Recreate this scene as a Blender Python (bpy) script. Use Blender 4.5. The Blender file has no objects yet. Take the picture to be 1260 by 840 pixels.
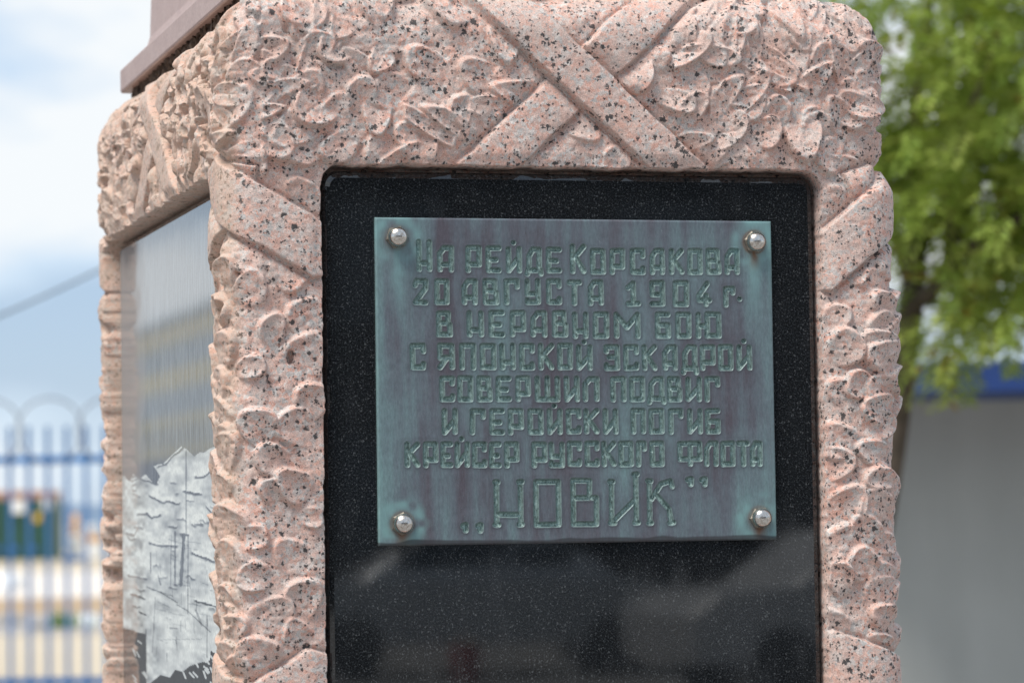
import bpy, bmesh, math, random
import numpy as np
from mathutils import Vector, Matrix
random.seed(7)
rng = np.random.default_rng(11)
S = bpy.context.scene
COL = S.collection
R = math.radians

# ------------------------------------------------------------------ camera, sky, sun, exposure
F_PX = 4035.5                                   # focal length in pixels of the 1260 px wide photograph
CAM = Vector((-0.568, -3.178, 1.6))
cr = Vector((0.96593816, -0.25839213, -0.01403473))
cu = Vector((-1.0369e-4, -0.05462216, 0.99850709))
cf = Vector((0.25877298, 0.96449465, 0.05278842))
cam_d = bpy.data.cameras.new('camera')
cam_d.sensor_width = 36
cam_d.lens = F_PX / 1260 * 36
cam_d.clip_start = 0.1
cam_d.clip_end = 20000
cam_d.dof.use_dof = True
cam_d.dof.focus_distance = 3.33
cam_d.dof.aperture_fstop = 7.6
cam = bpy.data.objects.new('camera', cam_d)
COL.objects.link(cam)
cam.matrix_world = Matrix(((cr.x, cu.x, -cf.x, CAM.x), (cr.y, cu.y, -cf.y, CAM.y), (cr.z, cu.z, -cf.z, CAM.z), (0, 0, 0, 1)))
S.camera = cam

SUN_EL, SUN_AZ = 60, 238          # azimuth clockwise from +Y (north): light from the left, a touch from the front
w = bpy.data.worlds.new('World')
S.world = w
w.use_nodes = True
wt = w.node_tree
wt.nodes.clear()
def wn(t, **k):
    n = wt.nodes.new(t)
    for a, b in k.items(): setattr(n, a, b)
    return n
wo = wn('ShaderNodeOutputWorld')
sky = wn('ShaderNodeTexSky', sky_type='NISHITA', sun_disc=False)
sky.sun_elevation = R(SUN_EL)
sky.sun_rotation = R(SUN_AZ)
sky.dust_density = 0.2; sky.ozone_density = 3.0
bg1 = wn('ShaderNodeBackground'); bg1.inputs[1].default_value = 0.08
bg2 = wn('ShaderNodeBackground'); bg2.inputs[0].default_value = (0.86, 0.94, 1.0, 1); bg2.inputs[1].default_value = 0.60
tc = wn('ShaderNodeTexCoord')
mp = wn('ShaderNodeMapping'); mp.inputs['Scale'].default_value = (1, 1, 2.6); mp.inputs['Location'].default_value = (4.912, 4.362, 1.447)
nz = wn('ShaderNodeTexNoise'); nz.inputs['Scale'].default_value = 6.5; nz.inputs['Detail'].default_value = 5; nz.inputs['Roughness'].default_value = 0.5
rp = wn('ShaderNodeValToRGB')
rp.color_ramp.elements[0].position = 0.36; rp.color_ramp.elements[0].color = (0.72, 0.72, 0.72, 1)
rp.color_ramp.elements[1].position = 0.60; rp.color_ramp.elements[1].color = (1, 1, 1, 1)
mx = wn('ShaderNodeMixShader')
cl = wn('ShaderNodeValToRGB')                     # grey blue undersides to white tops of the clouds
cl.color_ramp.elements[0].position = 0.37; cl.color_ramp.elements[0].color = (0.42, 0.555, 0.78, 1)
cl.color_ramp.elements[1].position = 0.60; cl.color_ramp.elements[1].color = (0.93, 0.97, 1.0, 1)
e_ = cl.color_ramp.elements.new(0.48); e_.color = (0.66, 0.80, 0.97, 1)
wt.links.new(nz.outputs['Fac'], cl.inputs[0]); wt.links.new(cl.outputs[0], bg2.inputs[0])
wt.links.new(tc.outputs['Generated'], mp.inputs[0]); wt.links.new(mp.outputs[0], nz.inputs['Vector'])
wt.links.new(nz.outputs['Fac'], rp.inputs[0]); wt.links.new(rp.outputs[0], mx.inputs[0])
wt.links.new(sky.outputs[0], bg1.inputs[0]); wt.links.new(bg1.outputs[0], mx.inputs[1]); wt.links.new(bg2.outputs[0], mx.inputs[2])
wt.links.new(mx.outputs[0], wo.inputs[0])

sd = bpy.data.lights.new('sun', 'SUN')
sd.energy = 2.6
sd.angle = R(28)
sd.color = (1.0, 0.95, 0.88)
sun = bpy.data.objects.new('sun', sd)
COL.objects.link(sun)
az, el = R(SUN_AZ), R(SUN_EL)
sv = Vector((math.sin(az) * math.cos(el), math.cos(az) * math.cos(el), math.sin(el)))
sun.rotation_euler = sv.to_track_quat('Z', 'Y').to_euler()
sun.location = (-6, -4, 12)

S.view_settings.view_transform = 'Standard'
S.view_settings.look = 'None'
S.view_settings.exposure = 0.73
S.view_settings.gamma = 1

# ------------------------------------------------------------------ measuring: photograph point -> point on a known plane
def ray(px, py):
    return cr * ((px - 630) / F_PX) - cu * ((py - 420) / F_PX) + cf
def on_y(px, py, Y=0.0):
    d = ray(px, py); return CAM + d * ((Y - CAM.y) / d.y)
def on_x(px, py, X=0.0):
    d = ray(px, py); return CAM + d * ((X - CAM.x) / d.x)
def at(px, py, dist):
    return CAM + ray(px, py) * dist
def ground_at(px, py, z=0.0):
    d = ray(px, py); return CAM + d * ((z - CAM.z) / d.z)

# ------------------------------------------------------------------ object helpers
def tag(o, label=None, cat=None, group=None, kind=None):
    if label: o['label'] = label
    if cat: o['category'] = cat
    if group: o['group'] = group
    if kind: o['kind'] = kind
    return o
def empty(name, loc=(0, 0, 0), rz=0):
    o = bpy.data.objects.new(name, None); o.location = loc; o.rotation_euler = (0, 0, rz)
    o.empty_display_size = 0.2
    COL.objects.link(o); return o
def link(name, me, mat, parent=None):
    o = bpy.data.objects.new(name, me)
    if mat is not None: me.materials.append(mat)
    COL.objects.link(o)
    if parent: o.parent = parent
    return o
class MB:
    def __init__(s): s.bm = bmesh.new()
    def box(s, c, d, rz=0, bev=0):
        r = bmesh.ops.create_cube(s.bm, size=1)
        M = Matrix.Translation(c) @ Matrix.Rotation(rz, 4, 'Z') @ Matrix.Diagonal((d[0], d[1], d[2], 1))
        bmesh.ops.transform(s.bm, matrix=M, verts=r['verts'])
        if bev:
            es = list({e for v in r['verts'] for e in v.link_edges})
            bmesh.ops.bevel(s.bm, geom=es, offset=bev, segments=2, affect='EDGES', profile=0.5)
        return s
    def tube(s, pts, radii, n=8, cap=True):
        pts = [Vector(p) for p in pts]
        if not hasattr(radii, '__len__'): radii = [radii] * len(pts)
        rings = []
        ref = Vector((0.31, 0.17, 0.93)).normalized()
        for i, p in enumerate(pts):
            t = (pts[min(i + 1, len(pts) - 1)] - pts[max(i - 1, 0)]).normalized()
            a = t.cross(ref)
            if a.length < 0.05: a = t.cross(Vector((1, 0, 0)))
            a.normalize(); b = t.cross(a)
            rings.append([s.bm.verts.new(p + (a * math.cos(2 * math.pi * k / n) + b * math.sin(2 * math.pi * k / n)) * radii[i]) for k in range(n)])
        for q0, q1 in zip(rings, rings[1:]):
            for k in range(n):
                f = s.bm.faces.new((q0[k], q0[(k + 1) % n], q1[(k + 1) % n], q1[k])); f.smooth = True
        if cap:
            s.bm.faces.new(rings[0][::-1]); s.bm.faces.new(rings[-1])
        return s
    def lathe(s, prof, n=24, M=Matrix()):
        rings = []
        for (r, z) in prof:
            if r < 1e-6: rings.append([s.bm.verts.new(M @ Vector((0, 0, z)))])
            else: rings.append([s.bm.verts.new(M @ Vector((r * math.cos(2 * math.pi * k / n), r * math.sin(2 * math.pi * k / n), z))) for k in range(n)])
        for a, b in zip(rings, rings[1:]):
            for k in range(n):
                k2 = (k + 1) % n
                if len(a) == 1: vs = (a[0], b[k], b[k2])
                elif len(b) == 1: vs = (a[k], a[k2], b[0])
                else: vs = (a[k], a[k2], b[k2], b[k])
                f = s.bm.faces.new(vs); f.smooth = True
        return s
    def build(s, name, mat, parent=None):
        bmesh.ops.recalc_face_normals(s.bm, faces=s.bm.faces)
        me = bpy.data.meshes.new(name); s.bm.to_mesh(me); s.bm.free()
        return link(name, me, mat, parent)
def grid_mesh(name, P, faces, attrs=None, smooth=True):
    me = bpy.data.meshes.new(name)
    nv, nf = len(P), len(faces)
    me.vertices.add(nv); me.vertices.foreach_set('co', np.ascontiguousarray(P, np.float32).ravel())
    me.loops.add(nf * 4); me.loops.foreach_set('vertex_index', np.ascontiguousarray(faces, np.int32).ravel())
    me.polygons.add(nf)
    me.polygons.foreach_set('loop_start', np.arange(0, nf * 4, 4, dtype=np.int32))
    try: me.polygons.foreach_set('loop_total', np.full(nf, 4, np.int32))
    except Exception: pass
    me.polygons.foreach_set('use_smooth', np.full(nf, smooth))
    for k, v in (attrs or {}).items():
        a = me.attributes.new(k, 'FLOAT', 'POINT'); a.data.foreach_set('value', np.ascontiguousarray(v, np.float32).ravel())
    me.update(calc_edges=True); me.validate()
    return me
def sheet(name, x0, y0, x1, y1, z, mat, label=None):
    me = bpy.data.meshes.new(name); me.from_pydata([(x0, y0, z), (x1, y0, z), (x1, y1, z), (x0, y1, z)], [], [(0, 1, 2, 3)])
    o = link(name, me, mat); o['kind'] = 'structure'; return o

# ------------------------------------------------------------------ material helpers
class Mat:
    def __init__(s, name):
        s.m = bpy.data.materials.new(name); s.m.use_nodes = True
        s.t = s.m.node_tree; s.b = s.t.nodes['Principled BSDF']; s.L = s.t.links.new
    def n(s, t, **k):
        n = s.t.nodes.new(t)
        for a, b in k.items(): setattr(n, a, b)
        return n
    def coord(s, scale=(1, 1, 1), rot=(0, 0, 0)):
        c = s.n('ShaderNodeTexCoord'); m = s.n('ShaderNodeMapping'); m.inputs['Scale'].default_value = scale; m.inputs['Rotation'].default_value = rot
        s.L(c.outputs['Object'], m.inputs[0]); return m.outputs[0]
    def noise(s, v, scale, detail=3, rough=0.5, dist=0):
        n = s.n('ShaderNodeTexNoise'); n.inputs['Scale'].default_value = scale; n.inputs['Detail'].default_value = detail
        n.inputs['Roughness'].default_value = rough; n.inputs['Distortion'].default_value = dist
        s.L(v, n.inputs['Vector']); return n
    def vor(s, v, scale, rnd=1):
        n = s.n('ShaderNodeTexVoronoi'); n.inputs['Scale'].default_value = scale; n.inputs['Randomness'].default_value = rnd
        s.L(v, n.inputs['Vector']); return n
    def ramp(s, f, els, interp='LINEAR'):
        n = s.n('ShaderNodeValToRGB'); n.color_ramp.interpolation = interp
        e = n.color_ramp.elements
        while len(e) < len(els): e.new(0.5)
        for x, (p, c) in zip(e, els):
            x.position = p; x.color = (*c, 1) if len(c) == 3 else c
        s.L(f, n.inputs[0]); return n.outputs[0]
    def mr(s, f, a, b, c=0.0, d=1.0, smooth=True):
        n = s.n('ShaderNodeMapRange'); n.interpolation_type = 'SMOOTHSTEP' if smooth else 'LINEAR'
        for i, v in zip((1, 2, 3, 4), (a, b, c, d)): n.inputs[i].default_value = v
        s.L(f, n.inputs[0]); return n.outputs[0]
    def math(s, op, a, b=None):
        n = s.n('ShaderNodeMath', operation=op)
        for i, v in enumerate((a, b)):
            if v is None: continue
            if isinstance(v, (int, float)): n.inputs[i].default_value = v
            else: s.L(v, n.inputs[i])
        return n.outputs[0]
    def mix(s, f, a, b, mode='MIX'):
        n = s.n('ShaderNodeMix', data_type='RGBA', blend_type=mode)
        if isinstance(f, (int, float)): n.inputs[0].default_value = f
        else: s.L(f, n.inputs[0])
        for i, v in ((6, a), (7, b)):
            if isinstance(v, tuple): n.inputs[i].default_value = (*v, 1)
            else: s.L(v, n.inputs[i])
        return n.outputs[2]
    def attr(s, name):
        n = s.n('ShaderNodeAttribute'); n.attribute_name = name; return n.outputs['Fac']
    def add(s, v, col, k):
        # vector v + (col-.5)*k
        a = s.n('ShaderNodeVectorMath', operation='SUBTRACT'); s.L(col, a.inputs[0]); a.inputs[1].default_value = (.5, .5, .5)
        b = s.n('ShaderNodeVectorMath', operation='SCALE'); s.L(a.outputs[0], b.inputs[0]); b.inputs['Scale'].default_value = k
        c = s.n('ShaderNodeVectorMath', operation='ADD'); s.L(v, c.inputs[0]); s.L(b.outputs[0], c.inputs[1]); return c.outputs[0]
    def out(s, col=None, rough=0.6, metal=0, spec=None, bump=None, bstr=0.3, bdist=0.001, coat=None):
        def put(k, v):
            if v is None: return
            if isinstance(v, tuple): s.b.inputs[k].default_value = (*v, 1)
            elif isinstance(v, (int, float)): s.b.inputs[k].default_value = v
            else: s.L(v, s.b.inputs[k])
        put('Base Color', col); put('Roughness', rough); put('Metallic', metal); put('Specular IOR Level', spec); put('Coat Weight', coat)
        if bump is not None:
            b = s.n('ShaderNodeBump'); b.inputs['Strength'].default_value = bstr; b.inputs['Distance'].default_value = bdist
            s.L(bump, b.inputs['Height']); s.L(b.outputs[0], s.b.inputs['Normal'])
        return s.m

def simple(name, col, rough=0.6, metal=0, var=0.18, scale=6, bump=0.0):
    m = Mat(name); v = m.coord(); n = m.noise(v, scale, 5, 0.6)
    dark = tuple(c * (1 - var) for c in col); lite = tuple(min(1, c * (1 + var)) for c in col)
    c = m.ramp(n.outputs['Fac'], [(0.3, dark), (0.7, lite)])
    return m.out(c, rough, metal, bump=n.outputs['Fac'] if bump else None, bstr=bump, bdist=0.01)

def granite():
    m = Mat('pink_granite'); v = m.coord()
    wob = m.noise(v, 190, 3, 0.6)
    vw = m.add(v, wob.outputs['Color'], 0.012)
    cell = m.vor(vw, 235)
    sep = m.n('ShaderNodeSeparateColor'); m.L(cell.outputs['Color'], sep.inputs[0])
    base = m.ramp(sep.outputs[0], [(0.0, (0.57, 0.325, 0.26)), (0.22, (0.565, 0.365, 0.305)), (0.40, (0.56, 0.41, 0.36)), (0.60, (0.56, 0.43, 0.38)),
                                   (0.74, (0.53, 0.465, 0.435)), (0.86, (0.44, 0.425, 0.41)), (1.0, (0.60, 0.545, 0.51))])
    # broad drift between pinker and greyer stone, fine crystalline grain
    big = m.noise(v, 22, 4, 0.6)
    base = m.mix(m.mr(big.outputs['Fac'], 0.42, 0.68, 0, 0.65), base, (0.55, 0.435, 0.385))
    base = m.mix(m.mr(big.outputs['Color'], 0.48, 0.70, 0, 0.55), base, (0.55, 0.31, 0.24))
    fine = m.noise(v, 900, 2, 0.6)
    base = m.mix(1.0, base, m.ramp(fine.outputs['Fac'], [(0.32, (0.76, 0.755, 0.75)), (0.66, (1.34, 1.32, 1.31))]), 'MULTIPLY')
    # small grey quartz grains
    q = m.vor(m.add(v, m.noise(v, 420, 2).outputs['Color'], 0.004), 260)
    sq = m.n('ShaderNodeSeparateColor'); m.L(q.outputs['Color'], sq.inputs[0])
    qm = m.math('MULTIPLY', m.math('GREATER_THAN', sq.outputs[1], 0.80), m.mr(q.outputs['Distance'], 0.45, 0.30, 0, 0.65))
    base = m.mix(qm, base, (0.30, 0.295, 0.29))
    # black mica: scattered grains, gathered in loose clusters
    clus = m.noise(v, 48, 3, 0.6)
    def grains(scale, thr, r, wobs):
        g = m.vor(m.add(v, m.noise(v, wobs, 3, 0.65).outputs['Color'], 3.6 / wobs), scale)
        sg = m.n('ShaderNodeSeparateColor'); m.L(g.outputs['Color'], sg.inputs[0])
        lim = m.mr(clus.outputs['Fac'], 0.40, 0.64, thr, thr - 0.26)
        on = m.math('GREATER_THAN', sg.outputs[0], lim)
        size = m.math('MULTIPLY', m.mr(sg.outputs[1], 0, 1, 0.45, 1.0, False), r)
        return m.math('MULTIPLY', on, m.mr(m.math('SUBTRACT', g.outputs['Distance'], size), 0.06, -0.06, 0, 1))
    k = m.math('MAXIMUM', grains(96, 0.885, 0.35, 320), m.math('MAXIMUM', grains(170, 0.885, 0.44, 460), grains(320, 0.90, 0.47, 800)))
    base = m.mix(m.math('MULTIPLY', k, 0.93), base, (0.035, 0.036, 0.038))
    st = m.attr('left_tan')
    tan = m.mix(0.55, base, (0.50, 0.36, 0.26))
    base = m.mix(m.math('MULTIPLY', st, m.mr(m.noise(v, 30, 4, 0.6).outputs['Fac'], 0.3, 0.6, 0.55, 1)), base, tan)  # left side of the block tinted tan in patches
    bn = m.noise(v, 420, 5, 0.75)
    return m.out(base, m.mr(sep.outputs[1], 0, 1, 0.52, 0.74), 0, 0.35, bump=bn.outputs['Fac'], bstr=0.6, bdist=0.0018)

def black_granite(name, frosted=False):
    m = Mat(name); v = m.coord()
    f = m.noise(v, 520, 3, 0.75)
    g = m.vor(m.add(v, m.noise(v, 300, 2).outputs['Color'], 0.005), 400)
    sg = m.n('ShaderNodeSeparateColor'); m.L(g.outputs['Color'], sg.inputs[0])
    c = m.ramp(f.outputs['Fac'], [(0.40, (0.0055, 0.0062, 0.007)), (0.55, (0.014, 0.016, 0.018)), (0.70, (0.055, 0.060, 0.064))])
    on = m.math('MULTIPLY', m.math('GREATER_THAN', sg.outputs[0], 0.80), m.mr(g.outputs['Distance'], 0.48, 0.15, 0, 0.6))
    c = m.mix(on, c, (0.105, 0.112, 0.115))
    rough = 0.07
    if frosted:
        streak = m.noise(m.coord((60, 60, 3.0)), 5, 4, 0.65)
        dust = m.math('MAXIMUM', m.mr(streak.outputs['Fac'], 0.36, 0.68, 0.14, 0.34), m.math('MULTIPLY', m.attr('mirror_strip'), 0.66))
        dust = m.math('MULTIPLY', dust, m.math('SUBTRACT', 1.0, m.math('MULTIPLY', m.attr('washed'), 0.8)))
        fr = m.attr('frost')
        grain = m.noise(v, 260, 4, 0.7)
        fc = m.ramp(grain.outputs['Fac'], [(0.3, (0.48, 0.50, 0.49)), (0.7, (0.74, 0.76, 0.73))])
        dc = m.mix(fr, m.mix(m.attr('mirror_strip'), (0.66, 0.71, 0.75), (0.34, 0.32, 0.31)), fc)  # far strip dulls the mirror; the pillar's faint reflection is put in as colour
        m.b.inputs['IOR'].default_value = 1.7
        m.out(c, 0.04, 0, 0.8)
        df = m.n('ShaderNodeBsdfDiffuse'); m.L(dc, df.inputs[0])
        ms = m.n('ShaderNodeMixShader'); m.L(m.math('MAXIMUM', dust, fr), ms.inputs[0])
        m.L(m.b.outputs[0], ms.inputs[1]); m.L(df.outputs[0], ms.inputs[2]); m.L(ms.outputs[0], m.t.nodes['Material Output'].inputs[0])
        return m.m
    # thin uneven dust film and water marks
    d = m.noise(m.coord((14, 14, 5)), 2.2, 5, 0.6)
    c = m.mix(m.mr(d.outputs['Fac'], 0.5, 0.8, 0.0, 0.06), c, (0.18, 0.19, 0.20))
    return m.out(c, m.mr(d.outputs['Fac'], 0.3, 0.8, 0.02, 0.05), 0, 0.75)

def bronze():
    m = Mat('patinated_bronze'); v = m.coord()
    st = m.noise(m.coord((26, 26, 2.6)), 1.3, 5, 0.62)          # rain streaks run down the plate
    bl = m.noise(v, 9, 5, 0.6)
    fi = m.noise(m.coord((300, 300, 90)), 1.6, 4, 0.7)
    teal, purple, grey = (0.137, 0.190, 0.207), (0.094, 0.084, 0.102), (0.115, 0.132, 0.155)
    k = m.math('ADD', m.math('MULTIPLY', st.outputs['Fac'], 0.62), m.math('MULTIPLY', bl.outputs['Fac'], 0.38))
    k = m.math('ADD', k, m.math('MULTIPLY', m.attr('rim'), 0.16))
    c = m.ramp(k, [(0.41, purple), (0.49, grey), (0.585, teal), (0.73, (0.17, 0.28, 0.28))])
    c = m.mix(1.0, c, m.ramp(fi.outputs['Fac'], [(0.3, (0.80, 0.80, 0.80)), (0.7, (1.2, 1.2, 1.2))]), 'MULTIPLY')
    sp_ = m.noise(v, 620, 4, 0.8)
    c = m.mix(m.mr(sp_.outputs['Fac'], 0.58, 0.72, 0, 0.55), c, (0.19, 0.27, 0.28))
    c = m.mix(m.mr(sp_.outputs['Color'], 0.60, 0.74, 0, 0.6), c, (0.045, 0.042, 0.052))
    c = m.mix(m.math('MULTIPLY', m.attr('halo'), 0.62), c, (0.042, 0.048, 0.056))  # soft shade around the letters put into colour, with darker patina
    gr = m.attr('groove'); gn = m.noise(m.coord((500, 500, 220)), 1, 4, 0.7)
    gc = m.ramp(gn.outputs['Fac'], [(0.34, (0.085, 0.125, 0.118)), (0.48, (0.205, 0.305, 0.285)), (0.62, (0.33, 0.45, 0.42))])
    c = m.mix(gr, c, gc)
    c = m.mix(m.math('MULTIPLY', m.attr('contour'), m.mr(gn.outputs['Fac'], 0.3, 0.6, 0.1, 0.6)), c, (0.25, 0.37, 0.345))
    c = m.mix(m.attr('verdigris'), c, (0.20, 0.36, 0.36))
    c = m.mix(m.math('MULTIPLY', m.attr('rust'), m.mr(bl.outputs['Fac'], 0.3, 0.7, 0.75, 1)), c, (0.17, 0.066, 0.018))
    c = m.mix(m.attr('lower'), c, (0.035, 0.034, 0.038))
    # a few scratches
    sc = m.vor(m.coord((160, 1, 24), (0, 0.5, 0)), 1.0)
    c = m.mix(m.mr(sc.outputs['Distance'], 0.035, 0.02, 0, 0.5), c, (0.32, 0.38, 0.38))
    return m.out(c, m.mr(bl.outputs['Fac'], 0.3, 0.7, 0.42, 0.58), 0.25, 0.5, bump=fi.outputs['Fac'], bstr=0.25, bdist=0.0006)

M_GRANITE = granite()
M_BLACK = black_granite('black_granite')
M_FROST = black_granite('engraved_black_granite', True)
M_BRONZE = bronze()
m = Mat('smooth_granite'); v = m.coord(); a_ = m.noise(v, 260, 3, 0.7); b_ = m.noise(v, 30, 4)
M_CAP = m.out(m.mix(0.5, m.ramp(a_.outputs['Fac'], [(0.35, (0.26, 0.15, 0.125)), (0.65, (0.50, 0.35, 0.30))]), m.ramp(b_.outputs['Fac'], [(0.3, (0.34, 0.245, 0.22)), (0.7, (0.46, 0.36, 0.325))])), 0.42, 0, 0.4)
M_MORTAR = simple('brown_mortar', (0.10, 0.065, 0.045), 0.95, 0, 0.6, 120, 0.8)
m = Mat('stainless_steel'); v = m.coord(); n_ = m.noise(v, 420, 5, .7)
M_STEEL = m.out(m.ramp(n_.outputs['Fac'], [(.35, (.40, .35, .30)), (.6, (.66, .64, .61))]), m.mr(n_.outputs['Fac'], .35, .65, .34, .14), 1.0, bump=n_.outputs['Fac'], bstr=.1, bdist=.0005)
M_DARKSTEEL = simple('dull_steel', (0.36, 0.32, 0.27), 0.42, 0.9, 0.4, 200)

# ------------------------------------------------------------------ the monument
def smooth(a, b, x):
    t = np.clip((x - a) / (b - a), 0, 1); return t * t * (3 - 2 * t)
def vnoise(A, B, scale, seed):
    r = np.random.default_rng(seed).random((256, 256))
    x, y = A / scale + 50, B / scale + 50
    xi, yi = np.floor(x).astype(int), np.floor(y).astype(int)
    fx, fy = x - xi, y - yi
    fx = fx * fx * (3 - 2 * fx); fy = fy * fy * (3 - 2 * fy)
    g = lambda i, j: r[i % 256, j % 256]
    return (g(xi, yi) * (1 - fx) + g(xi + 1, yi) * fx) * (1 - fy) + (g(xi, yi + 1) * (1 - fx) + g(xi + 1, yi + 1) * fx) * fy - 0.5

W, DP, RC = 0.690, 0.900, 0.030            # width, depth and corner radius of the carved block
ZT, ZB, RT = 2.127, 0.30, 0.046            # top, bottom, rounding of the top edge
la, lb, arc = W - 2 * RC, DP - 2 * RC, RC * math.pi / 2
SF0, SR0 = 0.0, la + arc                    # start of front and right flats along the girth
SB0 = SR0 + lb + arc; SL0 = SB0 + la + arc
GIRTH = SL0 + lb + arc
def span(a, b, st):
    n = max(2, int(round((b - a) / st))); return np.linspace(a, b, n, endpoint=False)
sc = np.concatenate([span(0, la, .0009), span(la, SR0, .0011), span(SR0, SR0 + lb, .0028), span(SR0 + lb, SB0, .004), span(SB0, SB0 + la, .006),
                     span(SB0 + la, SL0, .002), span(SL0, SL0 + lb, .0015), span(SL0 + lb, GIRTH, .0008)])
vt = RT * math.pi / 2                       # arc length of the rounded top edge; v runs down from the top
vend = vt + (ZT - RT) - ZB
vv = np.concatenate([span(0, vt, .0010), span(vt, vt + (ZT - RT) - 1.36, .0009), span(vt + (ZT - RT) - 1.36, vend, .007), [vend]])
nc, nr = len(sc), len(vv)
th = np.clip((vt - vv) / RT, 0, math.pi / 2)
rz_ = np.where(vv < vt, ZT - RT + RT * np.sin(th), ZT - RT - (vv - vt))
inset = RT * (1 - np.cos(th))
zv = np.where(vv < vt, ZT - RT + (vt - vv), rz_)      # unrolled height (continues past the rounded edge)
def girth_pt(s):
    P = np.zeros((len(s), 2)); N = np.zeros((len(s), 2))
    segs = [(0, la, (RC, 0), (1, 0), (0, -1)), (SR0, lb, (W, RC), (0, 1), (1, 0)), (SB0, la, (W - RC, DP), (-1, 0), (0, 1)), (SL0, lb, (0, DP - RC), (0, -1), (-1, 0))]
    arcs = [(la, (W - RC, RC), -90), (SR0 + lb, (W - RC, DP - RC), 0), (SB0 + la, (RC, DP - RC), 90), (SL0 + lb, (RC, RC), 180)]
    for s0, l, p, d, n in segs:
        k = (s >= s0) & (s <= s0 + l)
        P[k] = np.array(p) + (s[k] - s0)[:, None] * np.array(d); N[k] = n
    for s0, c, a0 in arcs:
        k = (s > s0) & (s < s0 + arc)
        a = np.radians(a0) + (s[k] - s0) / RC
        N[k] = np.stack([np.cos(a), np.sin(a)], 1); P[k] = np.array(c) + RC * N[k]
    return P, N
GP, GN = girth_pt(sc)
H = np.zeros((nr, nc)); SS, ZZ = np.meshgrid(sc, zv)
SN = np.where(SS > SB0 + la / 2, SS - GIRTH, SS)          # girth coordinate whose seam is at the back
# swelling of the stone towards the corners and over the top
H += 0.006 * vnoise(SN, ZZ, 0.09, 3) + 0.0035 * vnoise(SN, ZZ, 0.035, 4)
H += 0.004
def window(s, z, r):
    i0, i1 = np.searchsorted(sc, [s - r, s + r]); 
    j0, j1 = np.searchsorted(-zv, [-(z + r), -(z - r)])
    return slice(j0, j1), slice(i0, i1)
def wrap(s):
    return [s, s + GIRTH] if s < 0.2 else ([s, s - GIRTH] if s > GIRTH - 0.2 else [s])
def stamp_leaf(s, z, ang, L, amp, base, seed):
    r = random.Random(seed)
    for s_ in wrap(s):
        w_ = window(s_, z, L * 1.35)
        if w_[0].stop <= w_[0].start or w_[1].stop <= w_[1].start: continue
        a = SS[w_] - s_; b = ZZ[w_] - z
        # gentle bend of the leaf
        ca, sa = math.cos(ang), math.sin(ang)
        x = a * ca + b * sa; y = -a * sa + b * ca
        y = y - r.uniform(-1.2, 1.2) * x * np.abs(x) / L * 0.8
        h = 0.42 * (1 - smooth(0.75, 1.1, np.hypot((x - .35 * L) / (.60 * L), y / (.17 * L))))
        h *= 0.6 + 0.4 * smooth(0, .6 * L, x)
        lobes = [(.90 * L, 0.0, r.uniform(-.25, .25), .21 * L, .155 * L)]
        for k in range(2):
            for sgn in (1, -1):
                f = r.uniform(.86, 1.14)
                aa = sgn * (math.radians(62 - 14 * k) + r.uniform(-.22, .22))
                ax = (.14 + .34 * k) * L + r.uniform(-.03, .03) * L
                ln = .25 * L * f
                lobes.append((ax + math.cos(aa) * ln, math.sin(aa) * ln, aa, .205 * L * f, (.140 + .012 * k) * L * f))
        for lx, ly, aa, ra, rb in lobes:
            c2, s2 = math.cos(aa), math.sin(aa)
            p = ((x - lx) * c2 + (y - ly) * s2) / ra; q = (-(x - lx) * s2 + (y - ly) * c2) / rb
            rr = np.hypot(p, q) * (1 + 0.09 * np.sin(3 * np.arctan2(q, p) + r.uniform(0, 6)))
            f = (1 - smooth(.80, 1.12, rr)) * (.64 + .36 * np.minimum(rr, 1) ** 2.6) * (.16 + .84 * smooth(-1.15, .55, p))
            f -= .07 * np.exp(-(q * rb / .0011) ** 2) * (1 - smooth(.4, .75, rr))
            h = np.maximum(h, f * r.uniform(.72, 1.10))
        cur = H[w_]
        H[w_] = np.where(h > 0.02, np.maximum(cur, h * amp + base * smooth(0.02, .3, h)), cur)
def stamp_cup(s, z, ang, ra, rb, amp, base, ph):
    for s_ in wrap(s):
        w_ = window(s_, z, ra * 1.6)
        if w_[0].stop <= w_[0].start or w_[1].stop <= w_[1].start: continue
        a = SS[w_] - s_; b = ZZ[w_] - z; ca, sa = math.cos(ang), math.sin(ang)
        p = (a * ca + b * sa) / ra; q = (-a * sa + b * ca) / rb
        rr = np.hypot(p, q) * (1 + 0.08 * np.sin(3 * np.arctan2(q, p) + ph))
        f = (1 - smooth(.80, 1.10, rr)) * (.46 + .54 * np.minimum(rr, 1) ** 2.4) * (.10 + .90 * smooth(-1.2, .5, p))
        cur = H[w_]
        H[w_] = np.where(f > .02, np.maximum(cur, f * amp + base * smooth(.02, .3, f)), cur)
BM = np.zeros((nr, nc))                          # where the smooth ribbons lie
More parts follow.
